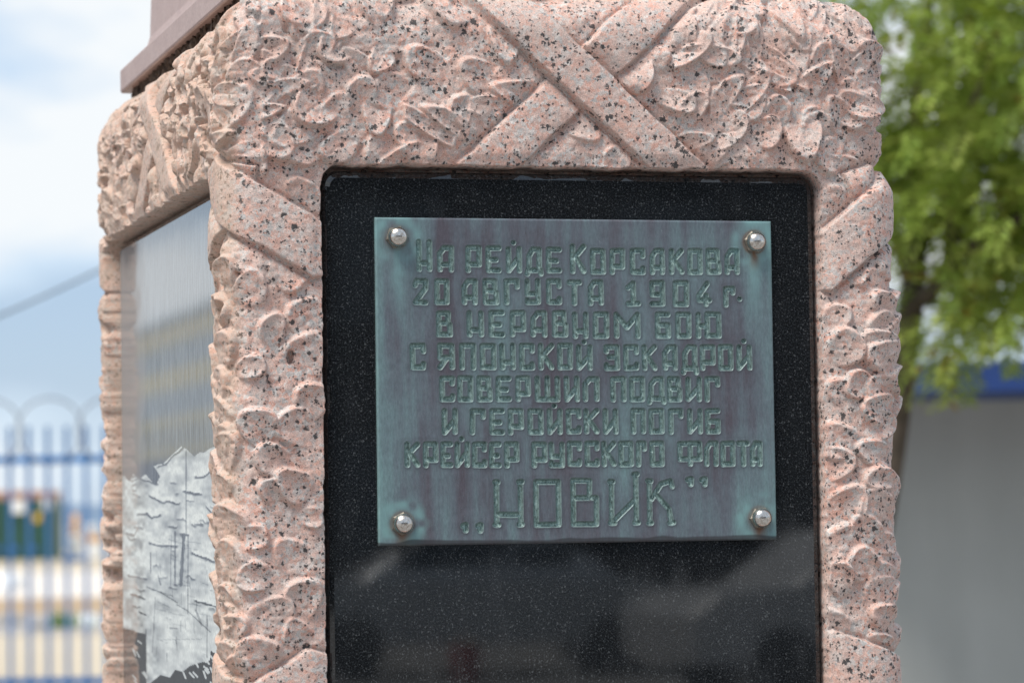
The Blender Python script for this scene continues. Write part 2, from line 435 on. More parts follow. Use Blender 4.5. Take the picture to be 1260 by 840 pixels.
def stamp_band(p0, p1, hw, hb, ext=(0, 0), to_s=None):
    (s0, z0), (s1, z1) = p0, p1
    L = math.hypot(s1 - s0, z1 - z0); d = ((s1 - s0) / L, (z1 - z0) / L)
    for off in ([0, GIRTH, -GIRTH]):
        cs, cz = (s0 + s1) / 2 + off, (z0 + z1) / 2
        w_ = window(cs, cz, L / 2 + hw + .05)
        if w_[0].stop <= w_[0].start or w_[1].stop <= w_[1].start: continue
        a = SS[w_] - s0 - off; b = ZZ[w_] - z0
        t = a * d[0] + b * d[1]; q = np.abs(-a * d[1] + b * d[0])
        q = q + .0022 * vnoise(SN[w_], ZZ[w_], .02, 8)
        end = np.maximum(np.maximum(-t - ext[0], t - L - ext[1]), 0)
        q = np.hypot(np.maximum(q - hw, 0), end) + np.minimum(q - hw, 0)
        cur = H[w_]
        cur = cur * (1 - .72 * np.exp(-(np.maximum(q, 0) / .011) ** 2)) - .0022 * np.exp(-((q - .0022) / .0022) ** 2)
        mk = 1 - smooth(-.0016, .0014, q)
        flat = hb - .0014 * np.clip(1 + q / hw, 0, 1) ** 4 + .0012 * vnoise(SN[w_], ZZ[w_], .03, 5)
        H[w_] = cur * (1 - mk) + flat * mk
        BM[w_] = np.maximum(BM[w_], mk)
# --- holes for the polished panels: (face start, flat length, x0, x1, top)
PANELS = {'front': (0.0915, 0.6140, 1.9490, 1.02), 'left': (0.085, 0.858, 1.9440, 1.02)}
def face_s(face, x):
    # x: distance from the left-hand corner of that face as seen from outside
    return {'front': x - RC, 'right': SR0 + x - RC, 'back': SB0 + x - RC, 'left': SL0 + x - RC}[face]
FW = {'front': W, 'right': DP, 'back': W, 'left': DP}
# --- leaves
cand = []
for i in range(9000):
    s = random.uniform(0, GIRTH); z = random.uniform(1.30, ZT + .045)
    cand.append((s, z))
kept = []
for s, z in cand:
    if all(min(abs(s - a), GIRTH - abs(s - a)) ** 2 + (z - b) ** 2 > (.040 if b < 1.95 else .043) ** 2 for a, b in kept): kept.append((s, z))
def face_of(s):
    for f, s0, l in (('front', 0, la), ('right', SR0, lb), ('back', SB0, la), ('left', SL0, lb)):
        if s0 - arc / 2 <= s < s0 + l + arc / 2: return f, s - s0 + RC
    return 'front', s - GIRTH + RC
kept = [(s, z) for s, z in kept if z > 1.93]
random.shuffle(kept)
for i, (s, z) in enumerate(kept):
    f, x = face_of(s); x *= W / FW[f]
    if z > 1.93:
        ang = (math.pi if x < W * .52 else 0) + random.uniform(-.9, .9)
        if x < .1 or x > W - .1: ang = math.pi / 2 + (0.7 if x < .1 else -.7) + random.uniform(-.7, .7)
    else:
        ang = math.pi / 2 + random.uniform(-1.0, 1.0)
    small = z <= 1.93
    L = random.uniform(.094, .116) if small else random.uniform(.108, .132)
    stamp_leaf(s, z, ang, L, random.uniform(.0140, .0185) * (1.1 if f == 'left' else 1), random.uniform(0, .003), 1000 + i)
for f in FW:                                     # cupped lobes climb the four pillars in close rows
    for x in (-.010, .028, .066):
        for j in range(18):
            for side in (0, 1):
                if side and x < 0: continue
                z = 1.29 + .039 * j + random.uniform(-.010, .010) + (.019 if x == .028 else 0)
                if z > 1.955: continue
                xx = x + random.uniform(-.013, .013)
                k = random.uniform(.66, 1.2)
                stamp_cup(face_s(f, FW[f] - xx if side else xx) % GIRTH, z, math.pi / 2 + random.gauss(.1, .85), .0235 * k, .0190 * k * random.uniform(.85, 1.15),
                          random.uniform(.0095, .0165), random.uniform(0, .0045), random.uniform(0, 6))
# weathering rounds the carving off
def soft(A, n):
    for _ in range(n):
        A = (np.roll(A, 1, 1) + 2 * A + np.roll(A, -1, 1)) / 4
        B = A.copy(); B[1:-1] = (A[:-2] + 2 * A[1:-1] + A[2:]) / 4; A = B
    return A
H = soft(H, 1)
edge_w = smooth(SL0 - arc - .05, SL0 - arc, sc) * smooth(SL0 + .06, SL0 + .015, sc)
H = H * (1 - .45 * edge_w)[None] + (.0045 * edge_w)[None]
# --- drilled hollows between the leaves, mostly on the weathered left side
for i in range(620):
    f = random.choice(['left', 'left', 'left', 'right'])
    x = random.uniform(.01, DP - .02); z = random.uniform(1.36, ZT - .01)
    if .115 < x < DP - .095 and z < 1.955: continue
    if x < .035: continue
    s = face_s(f, x); ra = random.uniform(.004, .008) ; rb = random.uniform(.009, .020); an = random.uniform(-.5, .5)
    w_ = window(s, z, .03)
    if w_[0].stop <= w_[0].start or w_[1].stop <= w_[1].start: continue
    a = SS[w_] - s; b = ZZ[w_] - z
    p = (a * math.cos(an) + b * math.sin(an)) / (ra * 1.7); q = (-a * math.sin(an) + b * math.cos(an)) / rb
    H[w_] -= random.uniform(.010, .018) * (1 - smooth(.55, 1.05, np.hypot(p, q)))
for i in range(110):
    x = random.uniform(.012, .105); z = random.uniform(1.37, 2.06)
    s = face_s('left', x); w_ = window(s, z, .03)
    a = (SS[w_] - s) / random.uniform(.010, .018); b = (ZZ[w_] - z) / random.uniform(.008, .015)
    H[w_] -= random.uniform(.007, .012) * (1 - smooth(.4, 1.05, np.hypot(a + .5 * b, b)))
for i in range(70):
    x = random.uniform(.0, W); z = random.uniform(1.42, 2.08)
    if .09 < x < W - .09 and z < 1.955: continue
    if not (x < .06): continue
    s = x - RC; w_ = window(s, z, .03)
    if w_[0].stop <= w_[0].start or w_[1].stop <= w_[1].start: continue
    a = (SS[w_] - s) / random.uniform(.004, .007); b = (ZZ[w_] - z) / random.uniform(.007, .014)
    H[w_] -= random.uniform(.005, .010) * (1 - smooth(.5, 1.05, np.hypot(a, b)))
# --- ribbons: the crossed pair over the panel, one round each pillar, one low on each
def px_band(e0a, e0b, e1a, e1b):
    A, B, C, D = (on_y(*p, -.008) for p in (e0a, e0b, e1a, e1b))
    p0 = ((A.x + B.x) / 2, (A.z + B.z) / 2); p1 = ((C.x + D.x) / 2, (C.z + D.z) / 2)
    L = math.hypot(p1[0] - p0[0], p1[1] - p0[1]); nx, nz2 = -(p1[1] - p0[1]) / L, (p1[0] - p0[0]) / L
    hw = (abs((A.x - p0[0]) * nx + (A.z - p0[1]) * nz2) + abs((C.x - p1[0]) * nx + (C.z - p1[1]) * nz2)) / 2
    return p0, p1, hw
BANDS = [px_band((860, 0), (777, 0), (646, 197), (571, 197)) + (.0105, (.05, .03)),
         px_band((584, 0), (651, 0), (789, 201), (871, 204)) + (.0135, (.05, .03)),
         px_band((262, 186), (276, 280), (396, 276), (388, 338)) + (.0105, (.03, .01)),
         px_band((1090, 219), (1090, 294), (1012, 281), (1013, 371)) + (.0115, (.035, .01)),
         px_band((398, 786), (398, 870), (300, 850), (300, 935)) + (.0100, (.0, .03)),
         px_band((1015, 770), (1015, 850), (1110, 806), (1110, 888)) + (.0105, (.0, .03))]
for f in ('back', 'right', 'left', 'front'):
    k = FW[f] / W
    for p0, p1, hw, hb, ext in BANDS:
        q0 = (face_s(f, p0[0] * k if k == 1 else (p0[0] - W / 2) * k * .93 + FW[f] / 2), p0[1])
        q1 = (face_s(f, p1[0] * k if k == 1 else (p1[0] - W / 2) * k * .93 + FW[f] / 2), p1[1])
        stamp_band(q0, q1, hw, hb, ext)
H += (1 - .85 * BM) * (.0012 * (np.abs(vnoise(SN, ZZ, .012, 23)) * 2 - .4) + .0009 * (np.abs(vnoise(SN, ZZ, .0065, 24)) * 2 - .4)) + .0006 * vnoise(SN, ZZ, .005, 21) + .0004 * vnoise(SN, ZZ, .003, 22)
# the right-hand corner steps outwards below the lintel
cw = smooth(la - .06, la, sc) * smooth(SR0 + .12, SR0 + .02, sc)
H += cw[None] * (-.010 + (.014 * smooth(1.965, 1.925, zv) + .005 * np.exp(-((zv - 1.775) / .05) ** 2)))[:, None]
# --- panel recesses
keep = np.ones((nr, nc), bool)
def rrect(a, b, x0, x1, z0, z1, r):
    cx, cz = (x0 + x1) / 2, (z0 + z1) / 2
    qx = np.abs(a - cx) - (x1 - x0) / 2 + r; qz = np.abs(b - cz) - (z1 - z0) / 2 + r
    return np.hypot(np.maximum(qx, 0), np.maximum(qz, 0)) + np.minimum(np.maximum(qx, qz), 0) - r
for f in ('front', 'left', 'right', 'back'):
    x0, x1, z1, z0 = PANELS['front' if f in ('front', 'back') else 'left']
    if f == 'left': x0, x1 = DP - .858, DP - .085
    d = rrect(SS, ZZ, face_s(f, x0), face_s(f, x1), z0, z1, .018)
    d = d + .0022 * vnoise(SN, ZZ, .016, 31) + .0012 * vnoise(SN, ZZ, .005, 32)
    near = smooth(.016, .0, d)
    H = np.where(d < .02, np.minimum(H, np.where(d > 0, H * (1 - .35 * near), H)), H)
    H = H * (1 - smooth(.0015, -.0008, d)) + (-.034) * smooth(.0015, -.0008, d)
    keep &= d > -.004
P3 = np.zeros((nr, nc, 3)); cth, sth = np.cos(th)[:, None], np.sin(th)[:, None]
off = H * cth - inset[:, None]
P3[..., 0] = GP[:, 0] + GN[:, 0] * off
P3[..., 1] = GP[:, 1] + GN[:, 1] * off
P3[..., 2] = rz_[:, None] + H * sth
# the left and rear shoulders were cut a little lower
low = smooth(SB0, SB0 + .05, sc) * smooth(GIRTH + .01, GIRTH - .05, sc)
P3[..., 2] -= .027 * low[None] * smooth(2.0, ZT, rz_)[:, None]
inn = P3[0].copy(); inn[:, 0] -= GN[:, 0] * .05; inn[:, 1] -= GN[:, 1] * .05; inn[:, 2] = P3[0, :, 2] - .002
P3 = np.concatenate([inn[None], P3]); keep = np.concatenate([keep[:1], keep])
nrr = nr + 1
idx = np.arange(nrr * nc).reshape(nrr, nc); nx_ = np.roll(idx, -1, 1)
faces = np.stack([idx[:-1], idx[1:], nx_[1:], nx_[:-1]], -1)
kf = keep[:-1] | keep[1:] | np.roll(keep, -1, 1)[:-1] | np.roll(keep, -1, 1)[1:]
faces = faces[kf]
left_tan = np.zeros((nrr, nc)); left_tan[:] = ((sc > SL0 - .01) * smooth(GIRTH - .012, GIRTH - .03, sc))[None]
used = np.zeros(nrr * nc, bool); used[faces.ravel()] = True
remap = np.cumsum(used) - 1
me = grid_mesh('granite_block', P3.reshape(-1, 3)[used], remap[faces], {'left_tan': left_tan.ravel()[used]})

mon = tag(empty('monument'), 'tall pink granite monument with carved oak leaves, crossed ribbons and polished black panels', 'monument')
block = link('granite_block', me, M_GRANITE, mon)

def panel_mesh(w_, h_, thick, r, cham, name, cells=None):
    # front outline in local x (right) z (up), facing -y, chamfered round edge
    pts = []
    for cx, cz, a0 in ((w_ / 2 - r, h_ / 2 - r, 0), (-w_ / 2 + r, h_ / 2 - r, 90), (-w_ / 2 + r, -h_ / 2 + r, 180), (w_ / 2 - r, -h_ / 2 + r, 270)):
        for k in range(9):
            a = R(a0 + 90 * k / 8); pts.append((cx + math.cos(a), cz + math.sin(a), math.cos(a), math.sin(a), cx, cz))
    bm = bmesh.new(); rings = []
    for inset_, y in ((cham, 0), (cham * .35, cham * .25), (0, cham), (0, thick)):
        rings.append([bm.verts.new((p[4] + p[2] * max(r - inset_, .0005), y, p[5] + p[3] * max(r - inset_, .0005))) for p in pts])
    n = len(pts)
    for a, b in zip(rings, rings[1:]):
        for k in range(n): bm.faces.new((a[k], a[(k + 1) % n], b[(k + 1) % n], b[k]))
    bm.faces.new(rings[0]); bm.faces.new(rings[-1][::-1])
    bmesh.ops.recalc_face_normals(bm, faces=bm.faces)
    me = bpy.data.meshes.new(name); bm.to_mesh(me); bm.free(); return me
x0, x1, z1, z0 = PANELS['front']
fp = link('black_panel', panel_mesh(x1 - x0 - .005, z1 - z0 - .006, .03, .016, .0070, 'black_panel'), M_BLACK, mon)
fp.location = ((x0 + x1) / 2, .006, (z0 + z1) / 2 - .0015)
bp = link('black_panel', fp.data, None, mon); bp.location = (W - (x0 + x1) / 2, DP - .006, (z0 + z1) / 2); bp.rotation_euler = (0, 0, math.pi)
x0, x1, z1, z0 = PANELS['left']
rp_ = link('black_panel', panel_mesh(x1 - x0 - .005, z1 - z0 - .006, .03, .016, .0070, 'black_panel'), M_BLACK, mon)
rp_.location = (W - .012, (x0 + x1) / 2, (z0 + z1) / 2); rp_.rotation_euler = (0, 0, math.pi / 2)
lp = link('black_panel', rp_.data, None, mon)
lp.location = (.0135, (x0 + x1) / 2, (z0 + z1) / 2 - .0015); lp.rotation_euler = (0, 0, -math.pi / 2)
# engraved picture of a ship in the left panel: a sandblasted skin on the polished slab
ys = np.linspace(x0 + .010, x1 - .010, 420); zs = np.linspace(1.30, z1 - .012, 560)
YY, Z2 = np.meshgrid(ys, zs)
K = 6.0
def sp(px, py):
    q = on_x(px, py, .012); return (q.y / K, q.z)
def inpoly(poly):
    q = [sp(*p) for p in poly]; a, b = YY / K, Z2; r = np.zeros(a.shape, bool)
    for (ax, az_), (bx, bz) in zip(q, q[1:] + q[:1]):
        c = (az_ > b) != (bz > b)
        with np.errstate(divide='ignore', invalid='ignore'):
            xi = (bx - ax) * (b - az_) / (bz - az_) + ax
        r ^= c & (a < xi)
    return r
def dline(pts):
    q = [sp(*p) for p in pts]; d = np.full(YY.shape, 9.)
    a, b = YY / K, Z2
    for (ax, az_), (bx, bz) in zip(q, q[1:]):
        l2 = (bx - ax) ** 2 + (bz - az_) ** 2 + 1e-12
        t = np.clip(((a - ax) * (bx - ax) + (b - az_) * (bz - az_)) / l2, 0, 1)
        d = np.minimum(d, np.hypot(a - ax - t * (bx - ax), b - az_ - t * (bz - az_)))
    return d
frost = inpoly([(140, 588), (152, 585), (158, 592), (163, 583), (172, 588), (178, 583), (190, 597), (196, 586), (188, 573), (200, 570), (212, 558), (222, 549), (228, 552), (238, 561), (246, 555), (254, 551), (268, 545),
                (300, 540), (300, 806), (268, 806), (258, 800), (257, 812), (244, 815), (232, 819), (224, 826), (214, 824), (208, 833), (196, 830), (186, 838), (179, 845), (178, 780), (140, 769)]).astype(float)
frost *= .74 + .46 * vnoise(YY / K, Z2, .012, 41) + .30 * vnoise(YY / K, Z2, .004, 42)
GV = np.stack([np.full(YY.shape, .012) - CAM.x, YY - CAM.y, Z2 - CAM.z], -1); gw = GV @ np.array(cf)
PX, PY = 630 + F_PX * (GV @ np.array(cr)) / gw, 420 - F_PX * (GV @ np.array(cu)) / gw
def puff(pts, k, hgt):                            # cloud: bright above, flake shadow painted dark along its lower edge
    q = sorted(zs6(*p) for p in pts)
    ln = np.interp(PX, [a for a, b in q], [b for a, b in q]) + 1.5 * vnoise(PX, PY, 3.0, 5) + 3 * vnoise(PX, PY, 9.0, 6)
    up = ln - PY; inside = smooth(q[0][0] - 2, q[0][0] + 1.5, PX) * smooth(q[-1][0] + 2, q[-1][0] - 1.5, PX)
    return inside * k * np.exp(-np.maximum(up, 0) / hgt) * (up > 0), inside * smooth(-3.6, -1.6, up) * (up < .3)
def zs6(x, y): return (140 + x / 2.8, 540 + y / 2.8)
for pts, t, k in [([(145, 95), (180, 80), (205, 50), (240, 28)], 1.8, .9), ([(275, 45), (300, 38), (345, 20)], 1.8, .9), ([(40, 128), (72, 125), (100, 140), (150, 150)], 1.8, .85),
               ([(275, 128), (310, 122), (340, 102)], 2.0, .85), ([(235, 180), (300, 190)], 1.8, .9), ([(120, 195), (170, 215), (225, 218)], 2.2, .9), ([(78, 255), (110, 258), (128, 268), (160, 258)], 2.2, .9),
               ([(265, 290), (305, 292)], 2, .8), ([(315, 230), (345, 268)], 1.8, .8), ([(40, 325), (68, 328), (80, 295)], 2.0, .85), ([(118, 355), (185, 366)], 1.8, .85), ([(225, 330), (255, 330)], 1.6, .8),
               ([(265, 390), (300, 405), (345, 418)], 2.2, .9), ([(45, 465), (110, 478)], 2.0, .9), ([(55, 530), (105, 545)], 1.6, .8), ([(275, 555), (350, 575)], 2.2, .9), ([(85, 595), (108, 605)], 1.5, .8),
               ([(246, 40), (246, 330)], 1.1, .5), ([(238, 330), (228, 500)], 2.6, .75), ([(253, 330), (252, 600)], 1.0, .5), ([(208, 320), (208, 500)], 1.6, .6), ([(195, 330), (192, 510)], .8, .45), ([(124, 390), (124, 460)], 1.0, .6),
               ([(110, 508), (160, 528), (215, 562)], 1.1, .6), ([(120, 515), (200, 540)], .8, .5), ([(215, 570), (250, 590), (330, 664)], 1.0, .55), ([(140, 545), (130, 735)], .8, .45), ([(190, 650), (215, 652)], 1.2, .6),
               ([(150, 690), (300, 688)], .7, .35), ([(150, 560), (190, 578)], .8, .4), ([(318, 610), (318, 750)], .9, .5), ([(180, 735), (180, 765)], .8, .5), ([(108, 655), (108, 800)], 1.2, .6), ([(150, 470), (158, 500)], 1.5, .5), ([(280, 590), (300, 640)], 1.8, .45)]:
    if abs(pts[-1][0] - pts[0][0]) > 25 and t > 1.4:
        a, b = puff(pts, .30, 6.0); frost = (frost + a * (frost > .2)) * (1 - .85 * k * b)
        continue
    d = dline([zs6(*p) for p in pts]) / (.00080 * t)
    d = d + .55 * vnoise(YY / K, Z2, .003, 43)
    frost *= 1 - k * (1 - smooth(.55, 1.15, d))
for k in range(55):                              # rigging, plating and deck lines of the ship, half worn away
    x, y = random.uniform(120, 330), random.uniform(330, 740)
    pts = [(x, y), (x + random.uniform(-3, 3), y + random.uniform(12, 60))] if random.random() < .5 else [(x, y), (x + random.uniform(15, 50), y + random.uniform(4, 14))]
    d = dline([zs6(*p) for p in pts]) / (.00080 * random.uniform(.5, 1.0)) + .8 * vnoise(YY / K, Z2, .003, 90 + k)
    frost *= 1 - random.uniform(.15, .42) * (1 - smooth(.5, 1.1, d))
for k in range(26):                              # small ragged clouds
    x, y = random.uniform(45, 340), random.uniform(120, 600)
    pts = [(x + i * random.uniform(9, 14), y + random.uniform(-4, 5) + i * 1.5) for i in range(random.randint(2, 4))]
    a, b = puff(pts, .22, 5.0); frost = (frost + a * (frost > .2)) * (1 - random.uniform(.35, .7) * b)
for i in range(26):
    x, y = random.uniform(60, 105), random.uniform(690, 835)
    if i > 8: x, y = random.uniform(200, 350), random.uniform(745, 840)
    d = dline([zs6(x, y), zs6(x + random.uniform(6, 14), y + random.uniform(8, 22))])
    frost = np.maximum(frost, .75 * (1 - smooth(.0007, .0014, d)))
frost = np.clip(frost, 0, 1)
gi = np.arange(YY.size).reshape(YY.shape)
fc = np.stack([gi[:-1, :-1], gi[1:, :-1], gi[1:, 1:], gi[:-1, 1:]], -1).reshape(-1, 4)
PP = np.stack([np.full(YY.shape, .0130), YY, Z2], -1).reshape(-1, 3)
sk = link('ship_engraving', grid_mesh('ship_engraving', PP, fc, {'frost': frost.ravel(), 'washed': smooth(1.53, 1.49, Z2).ravel(), 'mirror_strip': (smooth(x1 - .26, x1 - .13, YY + .05 * vnoise(YY, Z2, .03, 47))).ravel()}), M_FROST, mon)
tag(sk, 'pale sandblasted warship under ragged clouds')

# dark rough joint, cap slab and shaft above the block
bm = bmesh.new()
pts = []
x0, y0, x1, y1 = .032, .040, W - .075, DP - .040
per = [(x0 + (x1 - x0) * i / 150, y0) for i in range(150)] + [(x1, y0 + (y1 - y0) * i / 190) for i in range(190)] + [(x1 - (x1 - x0) * i / 150, y1) for i in range(150)] + [(x0, y1 - (y1 - y0) * i / 190) for i in range(190)]
rings = []
for k in range(6):
    z = ZT - .034 + k * .0080
    rings.append([bm.verts.new((px + random.uniform(-.006, .006), py + random.uniform(-.006, .006), z)) for px, py in per])
for a, b in zip(rings, rings[1:]):
    for k in range(len(per)): bm.faces.new((a[k], a[(k + 1) % len(per)], b[(k + 1) % len(per)], b[k]))
me = bpy.data.meshes.new('mortar_joint'); bm.to_mesh(me); bm.free(); link('mortar_joint', me, M_MORTAR, mon)
ZC = ZT + .0055
MB().box(((W - .042) / 2, DP / 2 + .006, ZC + .015), (W - .082, DP - .036, .030), bev=.003).build('cap_slab', M_CAP, mon)
bm = bmesh.new()
lev = [(.030, ZC + .0302), (.048, ZC + .052), (.052, ZC + .066), (.085, 3.2), (.20, 3.35)]
rr_ = [[bm.verts.new(p) for p in ((i, i, z), (W - i - .042, i, z), (W - i - .042, DP - i, z), (i, DP - i, z))] for i, z in lev]
for a, b in zip(rr_, rr_[1:]):
    for k in range(4): bm.faces.new((a[k], a[(k + 1) % 4], b[(k + 1) % 4], b[k]))
bm.faces.new(rr_[0][::-1]); bm.faces.new(rr_[-1])
me = bpy.data.meshes.new('upper_shaft'); bm.to_mesh(me); bm.free(); link('upper_shaft', me, M_CAP, mon)
MB().box((W / 2, DP / 2, .19), (W + .16, DP + .16, .26), bev=.01).box((W / 2, DP / 2, .03), (W + .5, DP + .5, .08), bev=.01).build('plinth', M_CAP, mon)

# ------------------------------------------------------------------ the bronze plaque
BX0, BX1, BZ0, BZ1 = .1453, .5625, 1.5712, 1.8975
st = .0005
bx = np.arange(BX0, BX1 + st / 2, st); bz = np.arange(BZ0, BZ1 + st / 2, st)
BX, BZ = np.meshgrid(bx, bz)
HP = np.zeros(BX.shape); dist = np.full(BX.shape, 1.0)
G = {'О': ['00 10 11 01 00'], '0': ['00 10 11 01 00']}
def gl(*pl): return [list(p) for p in pl]
G = {
 'О': gl([(0, 0), (1, 0), (1, 1), (0, 1), (0, 0)]), 'А': gl([(0, 0), (0, .72), (.38, 1), (1, 1), (1, 0)], [(0, .22), (1, .22)]),
 'Р': gl([(0, 0), (0, 1), (1, 1), (1, .26), (0, .26)]), 'Е': gl([(1, 1), (0, 1), (0, 0), (1, 0)], [(0, .46), (.72, .46)]),
 'И': gl([(0, 1), (0, 0), (1, .60)], [(1, 1), (1, 0)]), 'Д': gl([(.10, .12), (.10, .72), (.42, 1), (.90, 1), (.90, .12)], [(-.04, -.06), (.0, .10), (1, .10), (1.04, -.06)]),
 'К': gl([(0, 0), (0, 1)], [(1, 1), (0, .47)], [(.25, .58), (1, 0)]), 'С': gl([(1, .76), (1, 1), (0, 1), (0, 0), (1, 0), (1, .16)]),
 'В': gl([(0, 0), (0, 1), (.86, 1), (.86, .53), (0, .53)], [(.86, .53), (1, .44), (1, 0), (0, 0)]), 'Н': gl([(0, 1), (0, 0)], [(1, 1), (1, 0)], [(0, .22), (1, .22)]),
 'Г': gl([(0, 0), (0, 1), (1, 1), (1, .74)]), 'У': gl([(0, 1), (0, .40), (1, .40)], [(1, 1), (1, 0), (0, 0), (0, .12)]), 'Т': gl([(0, 1), (1, 1)], [(.5, 1), (.5, 0)]),
 '1': gl([(0, .78), (.5, 1), (.5, 0)], [(0, 0), (1, 0)]), '2': gl([(0, .80), (.12, 1), (1, 1), (1, .66), (0, 0), (1, 0)]), '9': gl([(0, 0), (1, 0), (1, 1), (0, 1), (0, .45), (1, .45)]),
 '4': gl([(.78, 1), (0, .38), (.0, .20), (1, .20)], [(.66, .42), (.66, 0)]), 'М': gl([(0, 0), (0, 1), (.5, .40), (1, 1), (1, 0)]),
 'Б': gl([(1, 1), (0, 1), (0, 0), (1, 0), (1, .50), (0, .50)]), 'Ю': gl([(0, 0), (0, 1)], [(0, .46), (.42, .46)], [(.42, 0), (.42, 1), (1, 1), (1, 0), (.42, 0)]),
 'Я': gl([(1, 0), (1, 1), (0, 1), (0, .44), (1, .44)], [(.55, .44), (0, 0)]), 'П': gl([(0, 0), (0, 1), (1, 1), (1, 0)]),
 'Э': gl([(0, .80), (0, 1), (1, 1), (1, 0), (0, 0), (0, .16)], [(.28, .52), (1, .52)]), 'Ш': gl([(0, 1), (0, 0), (1, 0), (1, 1)], [(.5, 1), (.5, 0)]),
 'Л': gl([(0, 0), (0, .74), (.38, 1), (1, 1), (1, 0)]), 'Ф': gl([(0, .24), (0, 1), (1, 1), (1, .24), (0, .24)], [(.5, 1), (.5, 0)]),
 'h': gl([(0, 1), (0, 0)], [(1, 1), (1, 0)], [(0, .23), (1, .23)], [(-.06, 1), (.06, 1)], [(.94, 1), (1.06, 1)], [(-.06, 0), (.06, 0)], [(.94, 0), (1.06, 0)]),
 'v': gl([(0, 0), (0, 1), (.70, 1), (.70, .60), (0, .60)], [(.70, .60), (1, .60), (1, 0), (0, 0)]),
 'i': gl([(0, .86), (0, 0), (1, .50)], [(1, 1), (1, 0)], [(-.06, .86), (.06, .86)], [(-.06, 0), (.1, 0)], [(.94, 1), (1.06, 1)], [(.94, 0), (1.08, 0)]),
 'k': gl([(0, 0), (0, 1)], [(.08, .58), (.50, .92), (.90, 1), (.96, .86)], [(.22, .70), (.80, .34), (.92, 0)], [(-.06, 1), (.06, 1)], [(-.06, 0), (.06, 0)], [(.84, 0), (1, 0)]),
 ',': gl([(0, .85), (.9, 1), (.8, .1)]), '.': gl([(.5, .5), (.51, .5)]),
}
G['0'] = G['О']
def carve(ch, x0, y0, x1, y1, sw=6.4):
    a = on_y(x0, y1); b = on_y(x1, y0); hw = sw * .00041
    X0, X1, Z0, Z1 = a.x + hw, b.x - hw, a.z + hw, b.z - hw
    j = random.Random(hash((ord(ch), int(x0))) % 9999)
    for pl in G[ch]:
        pts = [(X0 + p[0] * (X1 - X0) + j.uniform(-.0003, .0003), Z0 + p[1] * (Z1 - Z0) + j.uniform(-.0003, .0003)) for p in pl]
        for (ax, az_), (bx_, bz_) in zip(pts, pts[1:]):
            i0, i1 = np.searchsorted(bx, [min(ax, bx_) - .007, max(ax, bx_) + .007]); j0, j1 = np.searchsorted(bz, [min(az_, bz_) - .007, max(az_, bz_) + .007])
            A, B = BX[j0:j1, i0:i1], BZ[j0:j1, i0:i1]
            l2 = (bx_ - ax) ** 2 + (bz_ - az_) ** 2 + 1e-12
            t = np.clip(((A - ax) * (bx_ - ax) + (B - az_) * (bz_ - az_)) / l2, 0, 1)
            dist[j0:j1, i0:i1] = np.minimum(dist[j0:j1, i0:i1], np.hypot(A - ax - t * (bx_ - ax), B - az_ - t * (bz_ - az_)) - hw)
Q = 4.846
def row(text, ox, oy, items, y0=None, y1=None, sw=6.4):
    # items: (character, left, right[, top, bottom]) in enlarged-crop units with origin ox, oy
    for it in items:
        c, l, r = it[:3]; t, b = (it[3], it[4]) if len(it) > 3 else (y0, y1)
        carve(c, ox + l / Q, oy + t / Q, ox + r / Q, oy + b / Q, sw)
def dot(x, y): carve('.', x - 3.0, y - 3.0, x + 3.0, y + 3.0, 5.8)
L_, R_ = 450, 700
row('', L_, 260, [('Н', 303, 395, 168, 360), ('А', 428, 524, 202, 362), ('Р', 597, 690, 204, 364), ('Е', 718, 808, 204, 366), ('И', 838, 928, 210, 366), ('Д', 952, 1055, 212, 380), ('Е', 1078, 1168, 212, 368)])
row('', R_, 260, [('К', 10, 102, 195, 372), ('О', 128, 217), ('Р', 245, 332), ('С', 365, 453), ('А', 483, 571), ('К', 598, 686), ('О', 708, 796), ('В', 818, 906), ('А', 930, 1017)], 220, 377)
row('', L_, 260, [('2', 282, 371), ('0', 410, 498), ('А', 575, 666), ('В', 700, 793), ('Г', 825, 916), ('У', 950, 1041), ('С', 1078, 1166)], 400, 557)
row('', R_, 260, [('Т', -8, 75, 408, 561), ('А', 115, 204, 408, 561), ('1', 340, 426, 412, 566), ('9', 483, 571, 411, 566), ('0', 622, 715, 411, 567), ('4', 762, 852, 414, 568), ('Г', 922, 992, 446, 570)])
dot(R_ + 1018 / Q, 260 + 522 / Q)
row('', L_, 260, [('В', 422, 516), ('Н', 605, 703), ('Е', 735, 829), ('Р', 862, 953), ('А', 985, 1080), ('В', 1113, 1203)], 590, 750)
row('', R_, 260, [('Н', 22, 114), ('О', 145, 238), ('М', 270, 424), ('Б', 515, 605), ('О', 638, 728), ('Ю', 760, 908)], 599, 757)
row('', L_, 410, [('С', 265, 357), ('Я', 430, 529), ('П', 560, 656), ('О', 683, 776), ('Н', 800, 893), ('С', 917, 1006), ('К', 1030, 1122), ('О', 1145, 1233)], 58, 218)
row('', R_, 410, [('И', 45, 139), ('Э', 210, 301), ('С', 325, 416), ('К', 437, 526), ('А', 560, 646), ('Д', 672, 770, 66, 238), ('Р', 783, 872), ('О', 890, 979), ('И', 1002, 1090)], 66, 221)
row('', L_, 410, [('С', 442, 531), ('О', 548, 638), ('В', 663, 753), ('Е', 778, 868), ('Р', 893, 981), ('Ш', 1010, 1159), ('И', 1185, 1274)], 252, 408)
row('', R_, 410, [('Л', 85, 180), ('П', 248, 339), ('О', 362, 451), ('Д', 468, 575, 256, 416), ('В', 588, 674), ('И', 697, 791), ('Г', 812, 899)], 256, 408)
row('', L_, 410, [('И', 455, 546), ('Г', 622, 716), ('Е', 740, 829), ('Р', 850, 940), ('О', 968, 1058), ('И', 1083, 1172)], 446, 604)
